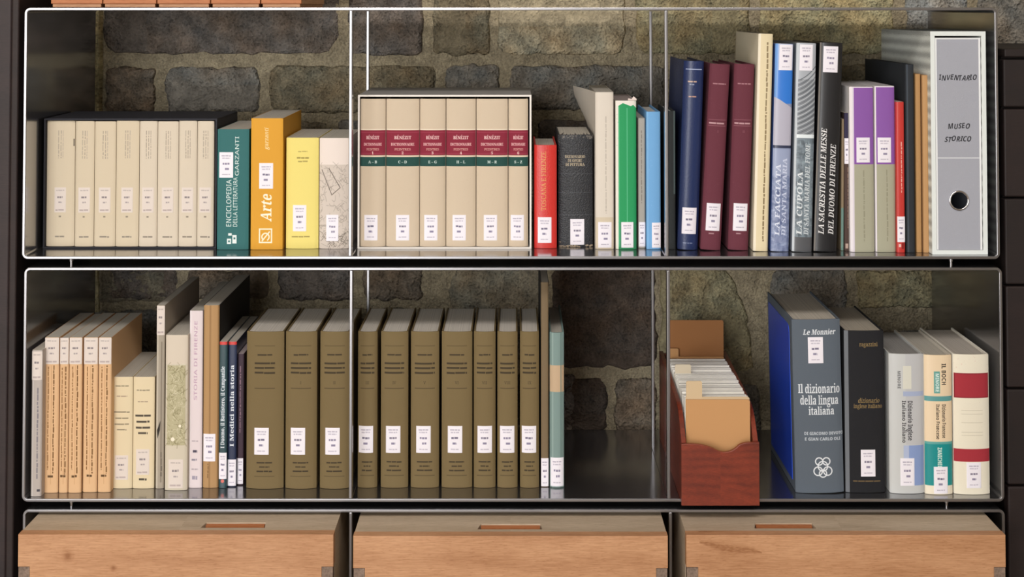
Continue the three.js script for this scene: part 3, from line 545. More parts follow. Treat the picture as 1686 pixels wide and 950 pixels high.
book({ s: UP, x: [1269, 1299], y: [72.5, 415], lean: 10, d: 0.2, col: '#8793b4', side: '#4a68ae', kind: 'gloss', bulge: 0.002, label: 'tall photo-covered book with bright blue sky on its spine', pages: '#d5d2cc', lab: [[1276, 1297.5, 74, 116]],
  art: (c, w, h) => { c.fillStyle = '#aab8d8'; c.fillRect(0, 0, w, 46); c.fillStyle = '#2c7ad8'; c.fillRect(5, 44, w - 5, 55); c.fillStyle = '#6c9fe0'; c.fillRect(0, 0, 5, 100); c.fillStyle = '#b7b6c6'; c.beginPath(); c.moveTo(0, 88); c.lineTo(10, 93); c.lineTo(w, 106); c.lineTo(w, 170); c.lineTo(0, 170); c.fill(); c.fillStyle = '#2b3350'; c.fillRect(0, 168, w, 4.5); c.fillStyle = '#99a5c4'; c.fillRect(0, 174, w, 46); marble(c, w, h, 215, ['#5a6a94', '#aab6d4', '#3f4d78', '#8894b8', '#6f7ca0']);
    vtext(c, 'LA FACCIATA', 10, h - 26, 118, 11, '#dbe2f2', 'bold serif', true, 0.2); vtext(c, 'DI SANTA MARIA', 21, h - 26, 128, 10, '#cfd7ec', 'bold serif', true, 0.2); } });
book({ s: UP, x: [1304, 1337], y: [71.5, 415.5], lean: 10, d: 0.2, col: '#7f858c', side: '#9ba3aa', kind: 'gloss', bulge: 0.002, label: 'tall photo-covered book with grey swirling relief on its spine', pages: '#d5d2cc', lab: [[1309.5, 1331, 74, 117]],
  art: (c, w, h) => { c.fillStyle = '#aab0b8'; c.fillRect(0, 0, w, 60); c.strokeStyle = '#5e656c'; for (let i = 0; i < 26; i++) { c.lineWidth = rr(0.6, 1.8); c.strokeStyle = i % 2 ? '#b9c0c6' : '#565d64'; c.beginPath(); c.moveTo(4, 62 + i * 4); c.quadraticCurveTo(w * 0.6, 56 + i * 4, w, 38 + i * 4.4); c.stroke(); } c.fillStyle = '#e6f0f4'; c.fillRect(3, 151, w, 6); c.fillStyle = '#77858f'; c.fillRect(0, 157, w, h); marble(c, w, h, 158, ['#4d5861', '#a2b4be', '#66747e', '#8ea0aa', '#3b444c']); c.fillStyle = '#54565a'; c.fillRect(0, h - 24, w, 24);
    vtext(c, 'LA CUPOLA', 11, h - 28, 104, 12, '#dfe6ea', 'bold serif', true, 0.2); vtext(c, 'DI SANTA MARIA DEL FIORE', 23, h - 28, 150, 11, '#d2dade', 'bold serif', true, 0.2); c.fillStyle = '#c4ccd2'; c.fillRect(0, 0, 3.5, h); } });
book({ s: UP, x: [1340, 1378], y: [71, 415.5], lean: 13, d: 0.2, hard: true, col: '#15161a', kind: 'gloss', bulge: 0.0025, label: 'tall black hardback with slanted white title in two lines', pages: '#c9c4ba', lab: [[1346, 1370, 77, 120]],
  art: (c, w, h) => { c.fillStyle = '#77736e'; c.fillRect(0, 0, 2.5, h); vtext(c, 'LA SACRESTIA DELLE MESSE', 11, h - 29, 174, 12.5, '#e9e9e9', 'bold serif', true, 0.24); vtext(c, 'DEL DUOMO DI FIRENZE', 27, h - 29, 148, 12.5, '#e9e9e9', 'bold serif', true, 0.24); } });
book({ s: UP, x: [1384.5, 1389.5], y: [196, 413], lean: 3, d: 0.15, col: '#8f7d63', kind: 'paper', name: 'booklet', cat: 'booklet', label: 'thin tan booklet beside the tall black book', art: (c, w, h) => { c.fillStyle = '#6f8f86'; c.fillRect(0, h - 70, w, 70); } });
book({ s: UP, x: [1390.5, 1399], y: [186, 413.5], lean: 1, d: 0.15, col: '#4a3730', kind: 'paper', label: 'thin dark brown book with a white label', lab: [[1391, 1398.6, 228, 270]], art: (c, w, h) => { c.fillStyle = '#2b2544'; c.fillRect(0, 0, w, 46); c.fillStyle = '#b79f92'; c.fillRect(1.5, h - 12, 5, 8); vlines(c, w - 3, 90, 100, 1.6, '#8a7264'); } });
for (const [i, a, b] of [[0, 1400.5, 1440.5], [1, 1442.5, 1475.5]])
  book({ s: UP, x: [a, b], y: [143 - i, 415.5], d: 0.16, col: '#a9a892', side: '#ece8e6', kind: 'paper', bulge: 0.0015, label: i ? 'purple and sage paperback touching the thin red book' : 'purple and sage paperback beside the thin dark brown book', group: 'pair of purple and sage paperbacks', pages: '#e2dede', lab: [[b - 29, b - 7, 227, 268]],
    art: (c, w, h) => { c.fillStyle = '#8a57a8'; c.fillRect(0, 0, w, 128 + i); c.fillStyle = '#ded6e2'; c.fillRect(0, 0, i ? 2 : 7, h); c.fillRect(0, 0, w, 2); c.fillStyle = '#ece6ea'; c.fillRect(0, 0, i ? 1.2 : 4.5, h); vlines(c, w * 0.55, 138, 118, 2, '#8f8e78'); } });
book({ s: UP, x: [1477, 1491], y: [168, 416.5], d: 0.15, col: '#c5352f', kind: 'gloss', bulge: 0.001, label: 'thin red book beside the purple and sage pair', lab: [[1478, 1490.5, 357, 399]], art: (c, w, h) => { vlines(c, 8, 66, 84, 1.8, '#e8b0a4'); c.fillStyle = '#e6c1b8'; c.fillRect(3, h - 14, 4, 5); c.fillStyle = '#8a1f1d'; c.fillRect(8, h - 16, 4, 10); } });
book({ s: UP, x: [1493, 1507.5], y: [106, 416.5], d: 0.235, hard: true, col: '#23282e', kind: 'paper', bulge: 0.001, name: 'folder', cat: 'folder', label: 'large black cardboard folder behind the red book', pages: '#d8d2c4', art: (c, w, h) => { c.fillStyle = '#3b4550'; c.fillRect(2, 0, 2, h); } });
book({ s: UP, x: [1509.5, 1518.5], y: [122, 416], d: 0.2, col: '#b48a58', kind: 'paper', name: 'folder', cat: 'folder', label: 'thin kraft folder next to the black folder', pages: '#a98357' });
book({ s: UP, x: [1521, 1530.5], y: [124, 416.5], d: 0.2, col: '#bc9262', kind: 'paper', name: 'folder', cat: 'folder', label: 'thin kraft folder next to the binder box', pages: '#a98357' });
{ // binder in its patterned box
  const stripe = dataTex(256, 256, (u, v) => { const k = 0.84 + 0.11 * Math.sin(v * 6.283 * 12 + 0.5 * fbm(u * 4, v * 6, 2)) + 0.10 * fbm(u * 50, v * 90, 2); return [k * 0.98, k, k * 0.97]; }, true, 5.2);
  const patterned = std({ map: stripe, roughness: 0.75 });
  const bc = slipcase({ s: UP, x: [1535, 1626.5], y: [52, 419.5], d: 0.27, t: 0.0062, mat: patterned, rimMat: coverMat('#e4ebe8', 'paper'), rimLabel: 'white front rim', label: 'grey striped cardboard box holding the binder' });
  const x0 = bc.x0 + bc.t + 0.0008, x1 = bc.x1 - bc.t - 0.0008, w = x1 - x0, h = bc.h - 2 * bc.t - 0.003, b = thing('lever_arch_binder', 'blue-grey lever arch binder with handwritten title inside the striped box', 'binder', [(x0 + x1) / 2, bc.base, bc.z]);
  const PX = 366 / bc.h, HY = h * 0.232, sh = new THREE.Shape(); sh.moveTo(-w / 2, 0); sh.lineTo(w / 2, 0); sh.lineTo(w / 2, h); sh.lineTo(-w / 2, h); sh.closePath();
  const hole = new THREE.Path(); hole.absarc(0, HY, 0.0125, 0, Math.PI * 2, true); sh.holes.push(hole);
  const sp = new THREE.ExtrudeGeometry(sh, { depth: 0.003, bevelEnabled: false, curveSegments: 20 }); sp.translate(0, 0, -0.0052);
  const r = printed(w * PX, h * PX, '#a7aab4', (c, W, H) => { grain(c, W, H, 300, '#c1c4cc', 0.18); grain(c, W, H, 200, '#8e929c', 0.15); c.fillStyle = '#eef1f2'; c.fillRect(0, 0, 3, H); c.fillRect(W - 3, 0, 3, H); c.fillRect(0, 0, W, 2.5); c.fillStyle = '#cfd3d8'; c.fillRect(3, H * 0.565, W - 6, 2);
    const hand = (s, x, y, k) => { c.font = 'italic bold 12px sans-serif'; c.fillStyle = '#1d1e24'; c.textAlign = 'left'; c.textBaseline = 'alphabetic'; let at = x; for (const ch of s) { c.save(); c.translate(at, y + rr(-1.2, 1.2)); c.rotate(rr(-0.14, 0.1)); c.scale(k, 1); c.fillText(ch, 0, 0); at += c.measureText(ch).width * k * 1.02; c.restore(); } };
    hand('INVENTARIO', 6, 70, 0.84); hand('MUSEO', 20, 150, 0.86); hand('STORICO', 14, 171, 0.86); });
  { const n = sp.toNonIndexed(), p = n.attributes.position, uv = []; for (let i = 0; i < p.count; i++) uv.push(r.u0 + (r.u1 - r.u0) * (p.getX(i) / w + 0.5), r.v0 + (r.v1 - r.v0) * p.getY(i) / h); n.setAttribute('uv', new THREE.Float32BufferAttribute(uv, 2)); n.setAttribute('uv1', n.attributes.uv.clone()); mesh('spine', n, r.s.mats.satin, b); }
  const rim = new THREE.TorusGeometry(0.0132, 0.0016, 10, 32); rim.translate(0, HY, -0.002); mesh('finger_ring', rim, std({ color: rgb(225, 225, 228), metalness: 1, roughness: 0.2 }), b, 'chrome finger ring');
  mesh('cover', withUV1(box(-w / 2, -w / 2 + 0.0025, 0, h, -0.245, -0.0055)), coverMat('#8d919b', 'paper'), b); mesh('cover', withUV1(box(w / 2 - 0.0025, w / 2, 0, h, -0.245, -0.0055)), coverMat('#8d919b', 'paper'), b);
  mesh('paper_stack', box(-w / 2 + 0.006, w / 2 - 0.02, 0.006, h - 0.02, -0.24, -0.15), pageMat('#d9d6ce'), b);
}

// middle unit, first bay
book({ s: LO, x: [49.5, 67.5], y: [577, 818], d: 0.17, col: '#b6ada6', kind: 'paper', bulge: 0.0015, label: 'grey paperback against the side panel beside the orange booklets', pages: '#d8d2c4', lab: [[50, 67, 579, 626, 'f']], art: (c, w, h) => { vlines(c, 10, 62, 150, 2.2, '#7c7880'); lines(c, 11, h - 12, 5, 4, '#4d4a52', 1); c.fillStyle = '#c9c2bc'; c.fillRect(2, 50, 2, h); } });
for (const [i, a, b] of [[0, 71, 95], [1, 96, 111], [2, 111.5, 133], [3, 135.5, 159], [4, 160, 181.5]])
  book({ s: LO, x: [a, b], y: [556 + (i === 1 ? 2 : 0), 812 - (i > 2 ? 1 : 0)], d: 0.165, col: '#dcb488', kind: 'paper', bulge: 0.001, name: 'orange_booklet', cat: 'booklet', label: ORD[i] + ' apricot booklet from the grey paperback at the side panel', group: 'row of apricot booklets', pages: '#d8d2c4', lab: [[a + 0.4, b - 0.4, 556.5, 600, 'f']],
    art: (c, w, h) => { vlines(c, w * 0.24, 48, 170, 1.8, '#8a6238'); vlines(c, w * 0.62, 46, 178, 2.2, '#7c5830'); c.fillStyle = '#c7996a'; c.fillRect(w * 0.48, 46, 0.8, h - 60); lines(c, w / 2 - 5, h - 29, 9, 3.5, '#5d4224', 1.2); } });
for (const [i, a, b] of [[0, 182.5, 217], [1, 217.5, 253]])
  book({ s: LO, x: [a, b], y: [621, 805], d: 0.15, col: '#dfcfac', kind: 'paper', bulge: 0.0014, label: i ? 'short cream paperback with bold black title' : 'short cream paperback with faint title beside the apricot booklets', pages: '#d8d2c4', lab: [[a + 6, a + 28, 750 - i * 10, 790 - i * 8, 'f']],
    art: (c, w, h) => { const ink = i ? '#4e463a' : '#8c8068'; lines(c, 6, 14 + i * 7, 22, 1.8, '#8c8068', 3); lines(c, 8, 31 + i * 9, 18, 1.6, '#a6927c', 3); for (const [k, ww] of [[57, 26], [67, 22], [77, 24], [86, 16]]) lines(c, 17 - ww / 2, k + i * 5, ww, i ? 3.2 : 2, ink, 1.3); lines(c, 11, h - 17, 13, i ? 3.4 : 2, ink, 1.3); } });
book({ s: LO, x: [255.5, 269.5], y: [503, 805], d: 0.22, col: '#a69c8c', kind: 'paper', bulge: 0.0008, label: 'tall thin grey-beige book with a torn spine', pages: '#d8d2c4', lab: [[256, 269, 504, 552, 'f']],
  art: (c, w, h) => { c.fillStyle = '#c2b9a8'; c.fillRect(0, 0, 3.5, h); c.fillStyle = '#857b6c'; c.fillRect(8, 60, 2.4, h - 70); c.fillStyle = '#221d18'; c.beginPath(); c.moveTo(2, 206); c.lineTo(8, 190); c.lineTo(7, 206); c.lineTo(3, 220); c.fill(); vlines(c, 9, h - 60, 40, 2, '#5f564b'); } });
book({ s: LO, x: [270.5, 307.5], y: [552, 808], d: 0.19, col: '#cfc6b2', kind: 'paper', bulge: 0.0016, label: 'beige book with an olive relief drawing on its spine', pages: '#d8d2c4', lab: [[277, 301, 757, 804, 'f']],
  art: (c, w, h) => { c.fillStyle = '#d6cab8'; c.fillRect(0, 0, w, 48); c.fillStyle = '#b7b08e'; c.fillRect(3, 50, w - 6, 132); sketch(c, 4, 52, w - 8, 126, 120, '#7c7450', 0.55); sketch(c, 4, 52, w - 8, 126, 60, '#e2dcc2', 0.5); c.fillStyle = '#efe8d2'; c.beginPath(); c.arc(13, 172, 3.4, 0, 7); c.fill(); c.beginPath(); c.arc(25, 150, 2.4, 0, 7); c.fill(); } });
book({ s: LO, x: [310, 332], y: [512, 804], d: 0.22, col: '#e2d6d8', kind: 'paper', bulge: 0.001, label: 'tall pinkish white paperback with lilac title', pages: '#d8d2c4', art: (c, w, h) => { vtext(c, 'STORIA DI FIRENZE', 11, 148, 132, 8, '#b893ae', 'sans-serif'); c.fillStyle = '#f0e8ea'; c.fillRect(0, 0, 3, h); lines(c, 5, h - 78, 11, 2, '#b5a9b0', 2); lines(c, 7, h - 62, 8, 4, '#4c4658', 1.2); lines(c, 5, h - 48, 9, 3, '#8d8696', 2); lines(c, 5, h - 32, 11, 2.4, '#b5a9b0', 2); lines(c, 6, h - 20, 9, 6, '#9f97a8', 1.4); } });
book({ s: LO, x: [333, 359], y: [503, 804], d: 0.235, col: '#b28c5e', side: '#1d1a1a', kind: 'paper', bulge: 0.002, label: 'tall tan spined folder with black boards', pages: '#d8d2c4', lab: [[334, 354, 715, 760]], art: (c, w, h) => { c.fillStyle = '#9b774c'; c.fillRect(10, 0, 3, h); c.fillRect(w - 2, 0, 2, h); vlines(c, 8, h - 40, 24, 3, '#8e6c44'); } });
for (const [i, a, b, yb] of [[0, 359.5, 373, 804.5], [1, 374, 388.5, 802]])
  book({ s: LO, x: [a, b], y: [563, yb], d: 0.17, col: i ? '#24304e' : '#2a474e', kind: 'gloss', bulge: 0.001, label: i ? 'thin dark blue paperback with white title and red top' : 'thin dark teal paperback with white title and red top', pages: '#d8d2c4', lab: [[a + 0.6, b - 0.4, i ? 757 : 746, i ? 800 : 789]],
    art: (c, w, h) => { c.fillStyle = '#d13b35'; c.fillRect(0, 0, w, 5); vtext(c, i ? 'I Medici nella storia' : 'I Duomo, il Battistero, il Campanile', w / 2, h - 66, 135, 9, '#e6ecf2', 'bold serif'); if (!i) { c.fillStyle = '#d86a5c'; c.beginPath(); c.arc(w / 2, h - 12, 3, 0, 7); c.fill(); } } });
book({ s: LO, x: [390, 400.5], y: [583, 799], d: 0.17, col: '#40303c', kind: 'paper', bulge: 0.0008, label: 'thin dark plum book beside the first olive volume', pages: '#c8b9bb', lab: [[390.4, 400, 755, 797]], art: (c, w) => vlines(c, 4, 20, 110, 1.8, '#8d6f7c') });
{
  const e = [[404, 466], [468.5, 520.5], [525.5, 574.3], [588, 620.5], [626, 671.5], [675.5, 722.5], [726.5, 777.5], [779.5, 816], [818.5, 852.5], [856, 888]];
  const num = ['', 'I', 'II', 'III', 'IV', 'V', 'VI', 'VII', 'VIII', 'IX'], lx = [418, 478, 535, 590, 635, 685, 737, 786, 823, 859];
  e.forEach(([a, b], i) => book({ s: LO, x: [a, b], y: [546.5, 805.5 - (i > 2 ? 1.5 : 0)], d: 0.165, hard: true, col: '#776643', kind: 'cloth', bulge: 0.0045, name: 'olive_volume', label: i < 3 ? ORD[i] + ' olive brown cloth volume from the thin plum book' : ORD[9 - i] + ' olive brown cloth volume from the tall folder beside the aqua book', group: 'set of olive brown cloth volumes', pages: '#ece6da', sunk: 0.0012, lab: [[lx[i], lx[i] + 24, i < 3 ? 705 : 702, i < 3 ? 749 : 746]],
    art: (c, w, h) => { grain(c, w, h, 160, '#7d6d4a', 0.2); const ink = '#3d3321', m = w / 2, t = Math.min(34, w * 0.72); c.fillStyle = '#5a4c30'; c.fillRect(m - t / 2, 23, t, 1); lines(c, m - t * 0.36, 37, t * 0.72, 2.4, ink, 2); for (const y of [51, 58.5, 66.5]) lines(c, m - t / 2, y, t, 3, ink, 1.6); if (num[i]) text(c, num[i], m, 86, 6, ink, 'serif'); c.fillStyle = '#4a3e27'; c.fillRect(m - t / 2, 93, t, 1.2);
      lines(c, m - t * 0.38, h - 44, t * 0.76, 2.2, ink, 2); lines(c, m - t * 0.25, h - 37, t * 0.5, 2, ink, 2); lines(c, m - t * 0.38, h - 30, t * 0.76, 2.4, ink, 2); c.fillStyle = '#55482e'; c.fillRect(m - t / 2, h - 21, t, 1); } }));
}
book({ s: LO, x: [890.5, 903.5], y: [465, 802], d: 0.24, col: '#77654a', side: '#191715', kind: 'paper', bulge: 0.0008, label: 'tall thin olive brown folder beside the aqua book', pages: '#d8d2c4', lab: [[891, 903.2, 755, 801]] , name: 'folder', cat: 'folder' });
book({ s: LO, x: [905, 929.5], y: [548, 803.5], d: 0.19, hard: true, col: '#7c9490', kind: 'paper', bulge: 0.004, label: 'slim aqua grey book with a tan band', pages: '#d8d2c4', lab: [[906.5, 928, 754, 801]], art: (c, w, h) => { c.fillStyle = '#c3a98a'; c.fillRect(0, 54, w, 44); c.fillStyle = '#5d7370'; c.fillRect(w - 6, 0, 1.2, h); c.fillStyle = '#93a9a4'; c.fillRect(4, 0, 2, 54); c.fillRect(4, 98, 2, h); } });

// middle unit, third bay
const dict = book({ s: LO, x: [1311, 1391], y: [527, 813], lean: -5, d: 0.2, hard: true, col: '#5b6570', kind: 'cloth', bulge: 0.004, name: 'dictionary', label: 'thick slate grey dictionary with blue panel on its cover', pages: '#e0d8c8', sunk: 0.003, lab: [[1336, 1361, 556, 599]],
  art: (c, w, h) => { const wh = '#e4e9ee'; text(c, 'Le Monnier', 44, 25, 12, wh, 'italic bold serif', 54); text(c, 'Il dizionario', 42, 121, 20, wh, 'bold serif', 70); text(c, 'della lingua', 42, 140, 20, wh, 'bold serif', 64); text(c, 'italiana', 45, 157, 18, wh, 'bold serif', 43);
    text(c, '✦ DI GIACOMO DEVOTO', 46, 190, 7, '#c8d0d8', 'bold sans-serif', 70); text(c, 'E GIAN CARLO OLI', 46, 199, 7, '#c8d0d8', 'bold sans-serif', 60);
    c.strokeStyle = wh; c.lineWidth = 2; for (const [x, y, r] of [[39, 234, 6], [51, 234, 6], [37, 250, 7], [53, 250, 7], [45, 242, 8], [45, 254, 6]]) { c.beginPath(); c.arc(x, y, r, 0, 7); c.stroke(); } } });
{ // blue panel inlaid on the board that faces the card box
  const s = new THREE.Shape(), d = 0.165, h = dict.h; s.moveTo(0, 0); s.lineTo(d, 0); s.lineTo(d, h * 0.9 - 0.012); s.quadraticCurveTo(d, h * 0.9, d - 0.014, h * 0.9); s.lineTo(0.006, h * 0.9); s.quadraticCurveTo(0, h * 0.9, 0, h * 0.9 - 0.008); s.closePath();
  const q = new THREE.ExtrudeGeometry(s, { depth: 0.0008, bevelEnabled: false }); q.rotateY(-Math.PI / 2); q.translate(-dict.w / 2, 0.012, -0.19);
  mesh('cover_panel', withUV1(q), coverMat('#2450d2', 'gloss'), dict.g, 'vivid blue cover panel');
}
book({ s: LO, x: [1393, 1459], y: [545, 812], lean: -1, d: 0.17, hard: true, col: '#15161b', kind: 'cloth', bulge: 0.003, name: 'dictionary', label: 'black dictionary with small gilt title', pages: '#c6bdac', sunk: 0.002, lab: [[1418, 1442, 741, 785]],
  art: (c, w, h) => { c.fillStyle = '#70757b'; c.fillRect(0, 0, 6.5, h); const au = '#b4965a'; text(c, 'ragazzini', 40, 26, 9, au, 'serif', 31); text(c, 'dizionario', 39, 119, 10, au, 'italic serif', 36); text(c, 'inglese italiano', 38, 128, 9, au, 'serif', 48); lines(c, 12, h - 20, 46, 2, '#6d5a3c', 5); } });
book({ s: LO, x: [1466.5, 1523.5], y: [583, 813.5], d: 0.15, hard: true, col: '#c9cccb', side: '#d9dbd8', kind: 'gloss', bulge: 0.004, label: 'pale grey and blue dictionary with vertical black title', pages: '#a8a6a2', lab: [[1483, 1506, 755, 800]],
  art: (c, w, h) => { const g2 = '#8aa0cf'; c.fillStyle = '#c2c4c6'; c.fillRect(26, 0, w - 26, 150); c.fillStyle = '#a9b6d2'; c.fillRect(22, 62, w - 22, 8); c.fillStyle = g2; c.fillRect(30, 151, w - 30, 66); c.fillStyle = '#b3c0dc'; c.fillRect(22, 151, 9, 66); c.fillStyle = '#dcdccf'; c.fillRect(22, 20, 14, 38); vtext(c, 'MINORE', 16, 28, 30, 7, '#5f6064', 'bold sans-serif', false);
    vtext(c, 'Dizionario Inglese', 33, 77, 66, 11, '#26262a', 'bold sans-serif', false); vtext(c, 'Italiano Italiano', 23, 77, 70, 9, '#2e2e33', 'bold sans-serif', false); } });
book({ s: LO, x: [1524.5, 1570.5], y: [585, 815], d: 0.16, hard: true, col: '#ecd6b4', side: '#e3dccf', kind: 'gloss', bulge: 0.004, label: 'cream and teal dictionary with vertical black title', pages: '#d8d2c4', lab: [[1538, 1561, 769, 813]],
  art: (c, w, h) => { c.fillStyle = '#5d9c9c'; c.fillRect(0, 68, w, 8); c.fillStyle = '#0f8f90'; c.fillRect(0, 143, w, 72); c.fillStyle = '#5aa6a2'; c.fillRect(0, 143, w, 4); c.fillStyle = '#efe6d0'; c.fillRect(0, 215, w, h); c.fillStyle = '#67a69e'; c.fillRect(15, 27, 10, 36);
    vtext(c, 'IL BOCH', 31, 14, 36, 10, '#2a2522', 'bold sans-serif', false); vtext(c, 'MINORE', 20, 30, 31, 8, '#dff0ea', 'bold sans-serif', false); vtext(c, 'Dizionario Francese', 31, 81, 56, 9, '#3a2f28', 'bold sans-serif', false); vtext(c, 'Italiano Francese', 21, 81, 58, 8.5, '#3a2f28', 'bold sans-serif', false); vtext(c, 'ZANICHELLI', 23, 152, 40, 10, '#e6eee2', 'bold sans-serif', false); } });
book({ s: LO, x: [1572.5, 1632], y: [584, 815], d: 0.17, hard: true, col: '#ece6d2', side: '#f0ebde', kind: 'cloth', bulge: 0.0045, label: 'thick cream hardback with two red bands', pages: '#d6cec2', lab: [[1592, 1616, 762, 804]],
  art: (c, w, h) => { grain(c, w, h, 120, '#cfc8b0', 0.25); c.fillStyle = '#a62c38'; c.fillRect(1, 31, w - 2, 41); c.fillRect(0, 156, w, 21); c.strokeStyle = '#7f1c28'; c.lineWidth = 1.2; c.strokeRect(2, 32, w - 4, 39); grain(c, w, 70, 40, '#c0565c', 0.2); for (const y of [92, 98, 112, 128, 133]) { c.fillStyle = '#d2cbb6'; c.fillRect(12, y, w - 24, 1); } } });

// ───────────────────────── card index box ─────────────────────────
{
  const zf = 0.026, yf = LO.floor + 0.0003, x0 = U(1123, 833, zf)[0], x1 = U(1250, 833, zf)[0], w = x1 - x0, cx = (x0 + x1) / 2, L = 0.30, H = 0.118, t = 0.0065, fh = U(1190, 732, zf)[1] - yf;
  const g = thing('card_box', 'reddish brown wooden card index box with a scalloped front', 'box', [cx, yf, zf]);
  const s = new THREE.Shape(); s.moveTo(-w / 2, 0); s.lineTo(w / 2, 0); s.lineTo(w / 2, fh + 0.002); s.bezierCurveTo(w * 0.36, fh + 0.002, w * 0.3, fh + 0.002, w * 0.24, fh - 0.002); s.bezierCurveTo(w * 0.16, fh - 0.012, w * 0.04, fh - 0.014, -w * 0.06, fh - 0.008); s.bezierCurveTo(-w * 0.16, fh - 0.002, -w * 0.3, fh + 0.001, -w / 2, fh); s.closePath();
  const f = new THREE.ExtrudeGeometry(s, { depth: t - 0.0016, bevelEnabled: true, bevelThickness: 0.0008, bevelSize: 0.0007, bevelSegments: 2, curveSegments: 10 }); f.translate(0, 0, -t + 0.0008); mesh('front_panel', metreUV(f), M.redWood, g);
  for (const k of [-1, 1]) {
    const q = new THREE.Shape(); q.moveTo(0, 0); q.lineTo(L, 0); q.lineTo(L, H + 0.02); q.lineTo(0.06, H + 0.006); q.bezierCurveTo(0.03, H + 0.003, 0.02, fh + 0.022, 0, fh + 0.003); q.closePath();
    const e = new THREE.ExtrudeGeometry(q, { depth: t - 0.0012, bevelEnabled: true, bevelThickness: 0.0006, bevelSize: 0.0005, bevelSegments: 2, curveSegments: 10 }); e.rotateY(Math.PI / 2); e.translate(k > 0 ? w / 2 - t + 0.0006 : -w / 2 + 0.0006, 0.0005, -t - 0.0006); mesh('side_panel', metreUV(e), M.redWood, g);
  }
  mesh('back_panel', metreUV(box(-w / 2 + t, w / 2 - t, 0, H + 0.02, -L, -L + t)), M.redWood, g); mesh('bottom_panel', metreUV(box(-w / 2 + t, w / 2 - t, 0, 0.005, -L + t, -t)), M.redWood, g);
  // packed index cards, each a few tenths of a millimetre uneven
  const cw = w - 2 * t - 0.004, top = U(1180, 660, zf - 0.02)[1] - yf - 0.0055, cards = [];
  let z = -0.026;
  const z1 = -0.262;
  for (; z > z1; z -= rr(0.0029, 0.0034)) { const h2 = top + rr(-0.0035, 0.0015), c = box(-cw / 2 + rr(0, 0.0012), cw / 2 - rr(0, 0.0012), 0, h2, -0.0027, 0); c.rotateX(-0.02); c.translate(0, 0, z); cards.push(c); }
  const cm = mesh('index_cards', mergeGeometries(cards), std({ color: rgb(236, 234, 226), roughness: 0.9 })); cm.position.set(cx, yf + 0.0055, zf);
  tag(cm, 'white index cards packed tightly in the red card box', 'cards', null, 'stuff');
  const divider = (z2, h2, tabX0, tabX1, tabH, mat, label, from = -cw / 2, to = cw / 2) => {
    const q = new THREE.Shape(); q.moveTo(from, 0); q.lineTo(to, 0); q.lineTo(to, h2 - 0.002); q.lineTo(to - 0.002, h2);
    if (tabH) { q.lineTo(tabX1, h2); q.lineTo(tabX1, h2 + tabH - 0.003); q.quadraticCurveTo(tabX1, h2 + tabH, tabX1 - 0.003, h2 + tabH); q.lineTo(tabX0 + 0.003, h2 + tabH); q.quadraticCurveTo(tabX0, h2 + tabH, tabX0, h2 + tabH - 0.003); q.lineTo(tabX0, h2); }
    q.lineTo(from, h2); q.closePath();
    const e = new THREE.ExtrudeGeometry(q, { depth: 0.0014, bevelEnabled: false }); const m = mesh('card_divider', e, mat); m.position.set(cx, yf + 0.0055, zf + z2); m.rotation.x = -0.02;
    return tag(m, label, 'divider', 'dividers in the card box');
  };
  divider(-0.021, top + 0.001, -cw * 0.47, -cw * 0.2, 0.0, M.kraft, 'plain kraft card standing foremost in the card box');
  divider(-0.0245, top + 0.004, -cw / 2 + 0.001, -cw * 0.24, 0.022, std({ color: rgb(206, 182, 146), roughness: 0.85 }), 'pale card divider with a rounded tab behind the foremost kraft card');
  divider(-0.165, top, -cw / 2 + 0.001, -cw * 0.22, 0.014, std({ color: rgb(214, 202, 178), roughness: 0.85 }), 'pale card divider with a rounded tab in the middle of the cards');
  divider(-0.2655, top + 0.001, -cw / 2, -cw * 0.3, 0.013, M.kraft, 'low kraft divider with a tab close to the tall back card');
  divider(-0.272, U(1140, 527, zf - 0.275)[1] - yf - 0.0055, 0, 0, 0, M.kraftDark, 'tall brown card standing hindmost in the card box');
}

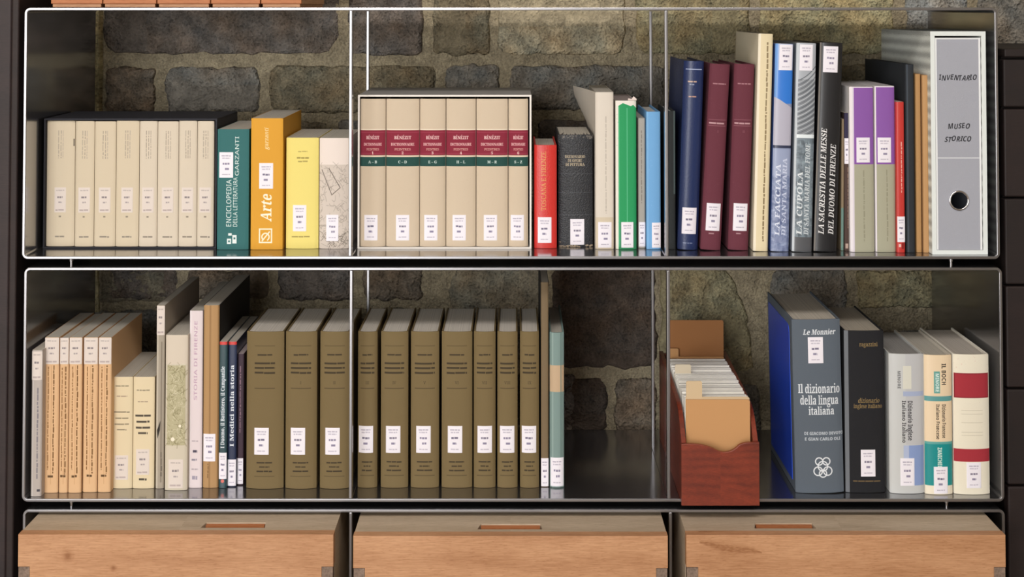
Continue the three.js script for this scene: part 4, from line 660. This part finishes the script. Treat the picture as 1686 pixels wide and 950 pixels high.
// ───────────────────────── wooden crates in the lower unit ─────────────────────────
const crateDefs = [
  { x: [30.5, 548.5], y: 880, slot: [329, 435], label: 'wooden crate with knotted front next to the timber post' },
  { x: [582, 1099], y: 882.5, slot: [786, 893], label: 'wooden crate between the two dividers' },
  { x: [1130.5, 1655], y: 881, slot: [1243, 1345], label: 'wooden crate with a dark streak on its front, near the plank cabinet' },
];
for (const [i, c] of crateDefs.entries()) {
  const zf = 0.072, xm = (c.x[0] + c.x[1]) / 2, x0 = U(c.x[0], c.y, zf)[0], x1 = U(c.x[1], c.y, zf)[0], w = x1 - x0, top = U(xm, c.y, zf)[1], base = BO.floor + 0.0003, h = top - base, L = 0.36, t = 0.016;
  const g = thing('wooden_crate', c.label, 'crate', [(x0 + x1) / 2, base, zf], 'wooden crates in the lower unit');
  const joint = 0.043;                                              // fingers of the corner joint
  const s = new THREE.Shape(); s.moveTo(-w / 2 + t, 0); s.lineTo(w / 2 - t, 0); s.lineTo(w / 2 - t, h - joint); s.lineTo(w / 2, h - joint); s.lineTo(w / 2, h - 0.0005); s.lineTo(-w / 2, h - 0.0005); s.lineTo(-w / 2, h - joint); s.lineTo(-w / 2 + t, h - joint); s.closePath();
  const f = new THREE.ExtrudeGeometry(s, { depth: t - 0.001, bevelEnabled: true, bevelThickness: 0.0008, bevelSize: 0.0005, bevelSegments: 2 }); f.translate(0, 0, -t + 0.0002);
  const fg = metreUV(f); { const uv = fg.attributes.uv; for (let k = 0; k < uv.count; k++) uv.setX(k, uv.getX(k) + 0.25); }
  mesh('front_panel', fg, M.crate[i], g);
  for (const k of [-1, 1]) {
    mesh('side_panel', metreUV(box(k < 0 ? -w / 2 : w / 2 - t, k < 0 ? -w / 2 + t : w / 2, 0, h - 0.0165, -L, -t - 0.0005)), M.oakGrey, g);
    mesh('joint_end', metreUV(box(k < 0 ? -w / 2 + 0.0004 : w / 2 - t + 0.0006, k < 0 ? -w / 2 + t - 0.0006 : w / 2 - 0.0004, 0, h - joint - 0.0008, -t, -0.0002)), M.oakEnd, g, 'grey end grain of the corner joint');
  }
  mesh('bottom_panel', metreUV(box(-w / 2 + t, w / 2 - t, 0, t, -L + t, -t)), M.oakGrey, g); mesh('back_panel', metreUV(box(-w / 2 + t, w / 2 - t, 0, h - 0.0165, -L, -L + t)), M.oakGrey, g);
  // lid board with a grip slot cut through it
  const lid = new THREE.Shape(); lid.moveTo(-w / 2, t + 0.0005); lid.lineTo(w / 2, t + 0.0005); lid.lineTo(w / 2, L); lid.lineTo(-w / 2, L); lid.closePath();
  const sx0 = U(c.slot[0], 868, 0.05)[0] - g.position.x, sx1 = U(c.slot[1], 868, 0.05)[0] - g.position.x, cut = new THREE.Path(); cut.moveTo(sx0, 0.026); cut.lineTo(sx0 + 0.004, 0.046); cut.lineTo(sx1 - 0.002, 0.046); cut.lineTo(sx1, 0.026); cut.closePath(); lid.holes.push(cut);
  const lg = new THREE.ExtrudeGeometry(lid, { depth: 0.0155, bevelEnabled: false }); lg.rotateX(-Math.PI / 2); lg.translate(0, h - 0.0160, 0);
  mesh('lid', metreUV(lg), M.oakGrey, g, 'greyed top board with a grip slot');
  mesh('grip_back', metreUV(box(sx0 + 0.0045, sx1 - 0.003, h - 0.06, h - 0.0022, -0.0455, -0.038)), M.boxWood, g, 'warm wooden batten seen through the grip slot');
}

// ───────────────────────── small wooden boxes on the top plate ─────────────────────────
{
  const e = [83, 169, 258, 346.5, 429, 497], zf = -0.03, y0 = UP.group.position.y + (yU[0] - yU[1]) + 0.0003;
  for (let i = 0; i < 5; i++) {
    const x0 = U(e[i] + 0.8, 10, zf)[0], x1 = U(e[i + 1] - 0.8, 10, zf)[0], w = x1 - x0, h = 0.13, t = 0.005;
    const g = thing('file_box', i === 0 ? 'small wooden file box at the end of the row next to the timber post' : i === 4 ? 'small wooden file box at the open end of the row' : ORD[i] + ' small wooden file box from the timber post, on the top plate', 'box', [(x0 + x1) / 2, y0, zf], 'small wooden file boxes on the top plate');
    mesh('front_panel', metreUV(box(-w / 2, w / 2, 0.005, h, -t, 0, 0.001)), M.boxWood, g); mesh('plinth', metreUV(box(-w / 2 + 0.002, w / 2 - 0.002, 0, 0.005, -0.24, -0.0015, 0.0008)), M.oak2, g);
    for (const k of [-1, 1]) mesh('side_panel', metreUV(box(k < 0 ? -w / 2 : w / 2 - t, k < 0 ? -w / 2 + t : w / 2, 0.005, h, -0.235, -t)), M.oak, g);
    mesh('back_panel', metreUV(box(-w / 2, w / 2, 0.005, h, -0.24, -0.235)), M.oak, g); mesh('lid', metreUV(box(-w / 2, w / 2, h, h + 0.005, -0.24, 0, 0.001)), M.oak, g);
  }
}

scene.traverse((o) => { if (o.isMesh) { o.castShadow = true; o.receiveShadow = true; } });
renderer.render(scene, camera);
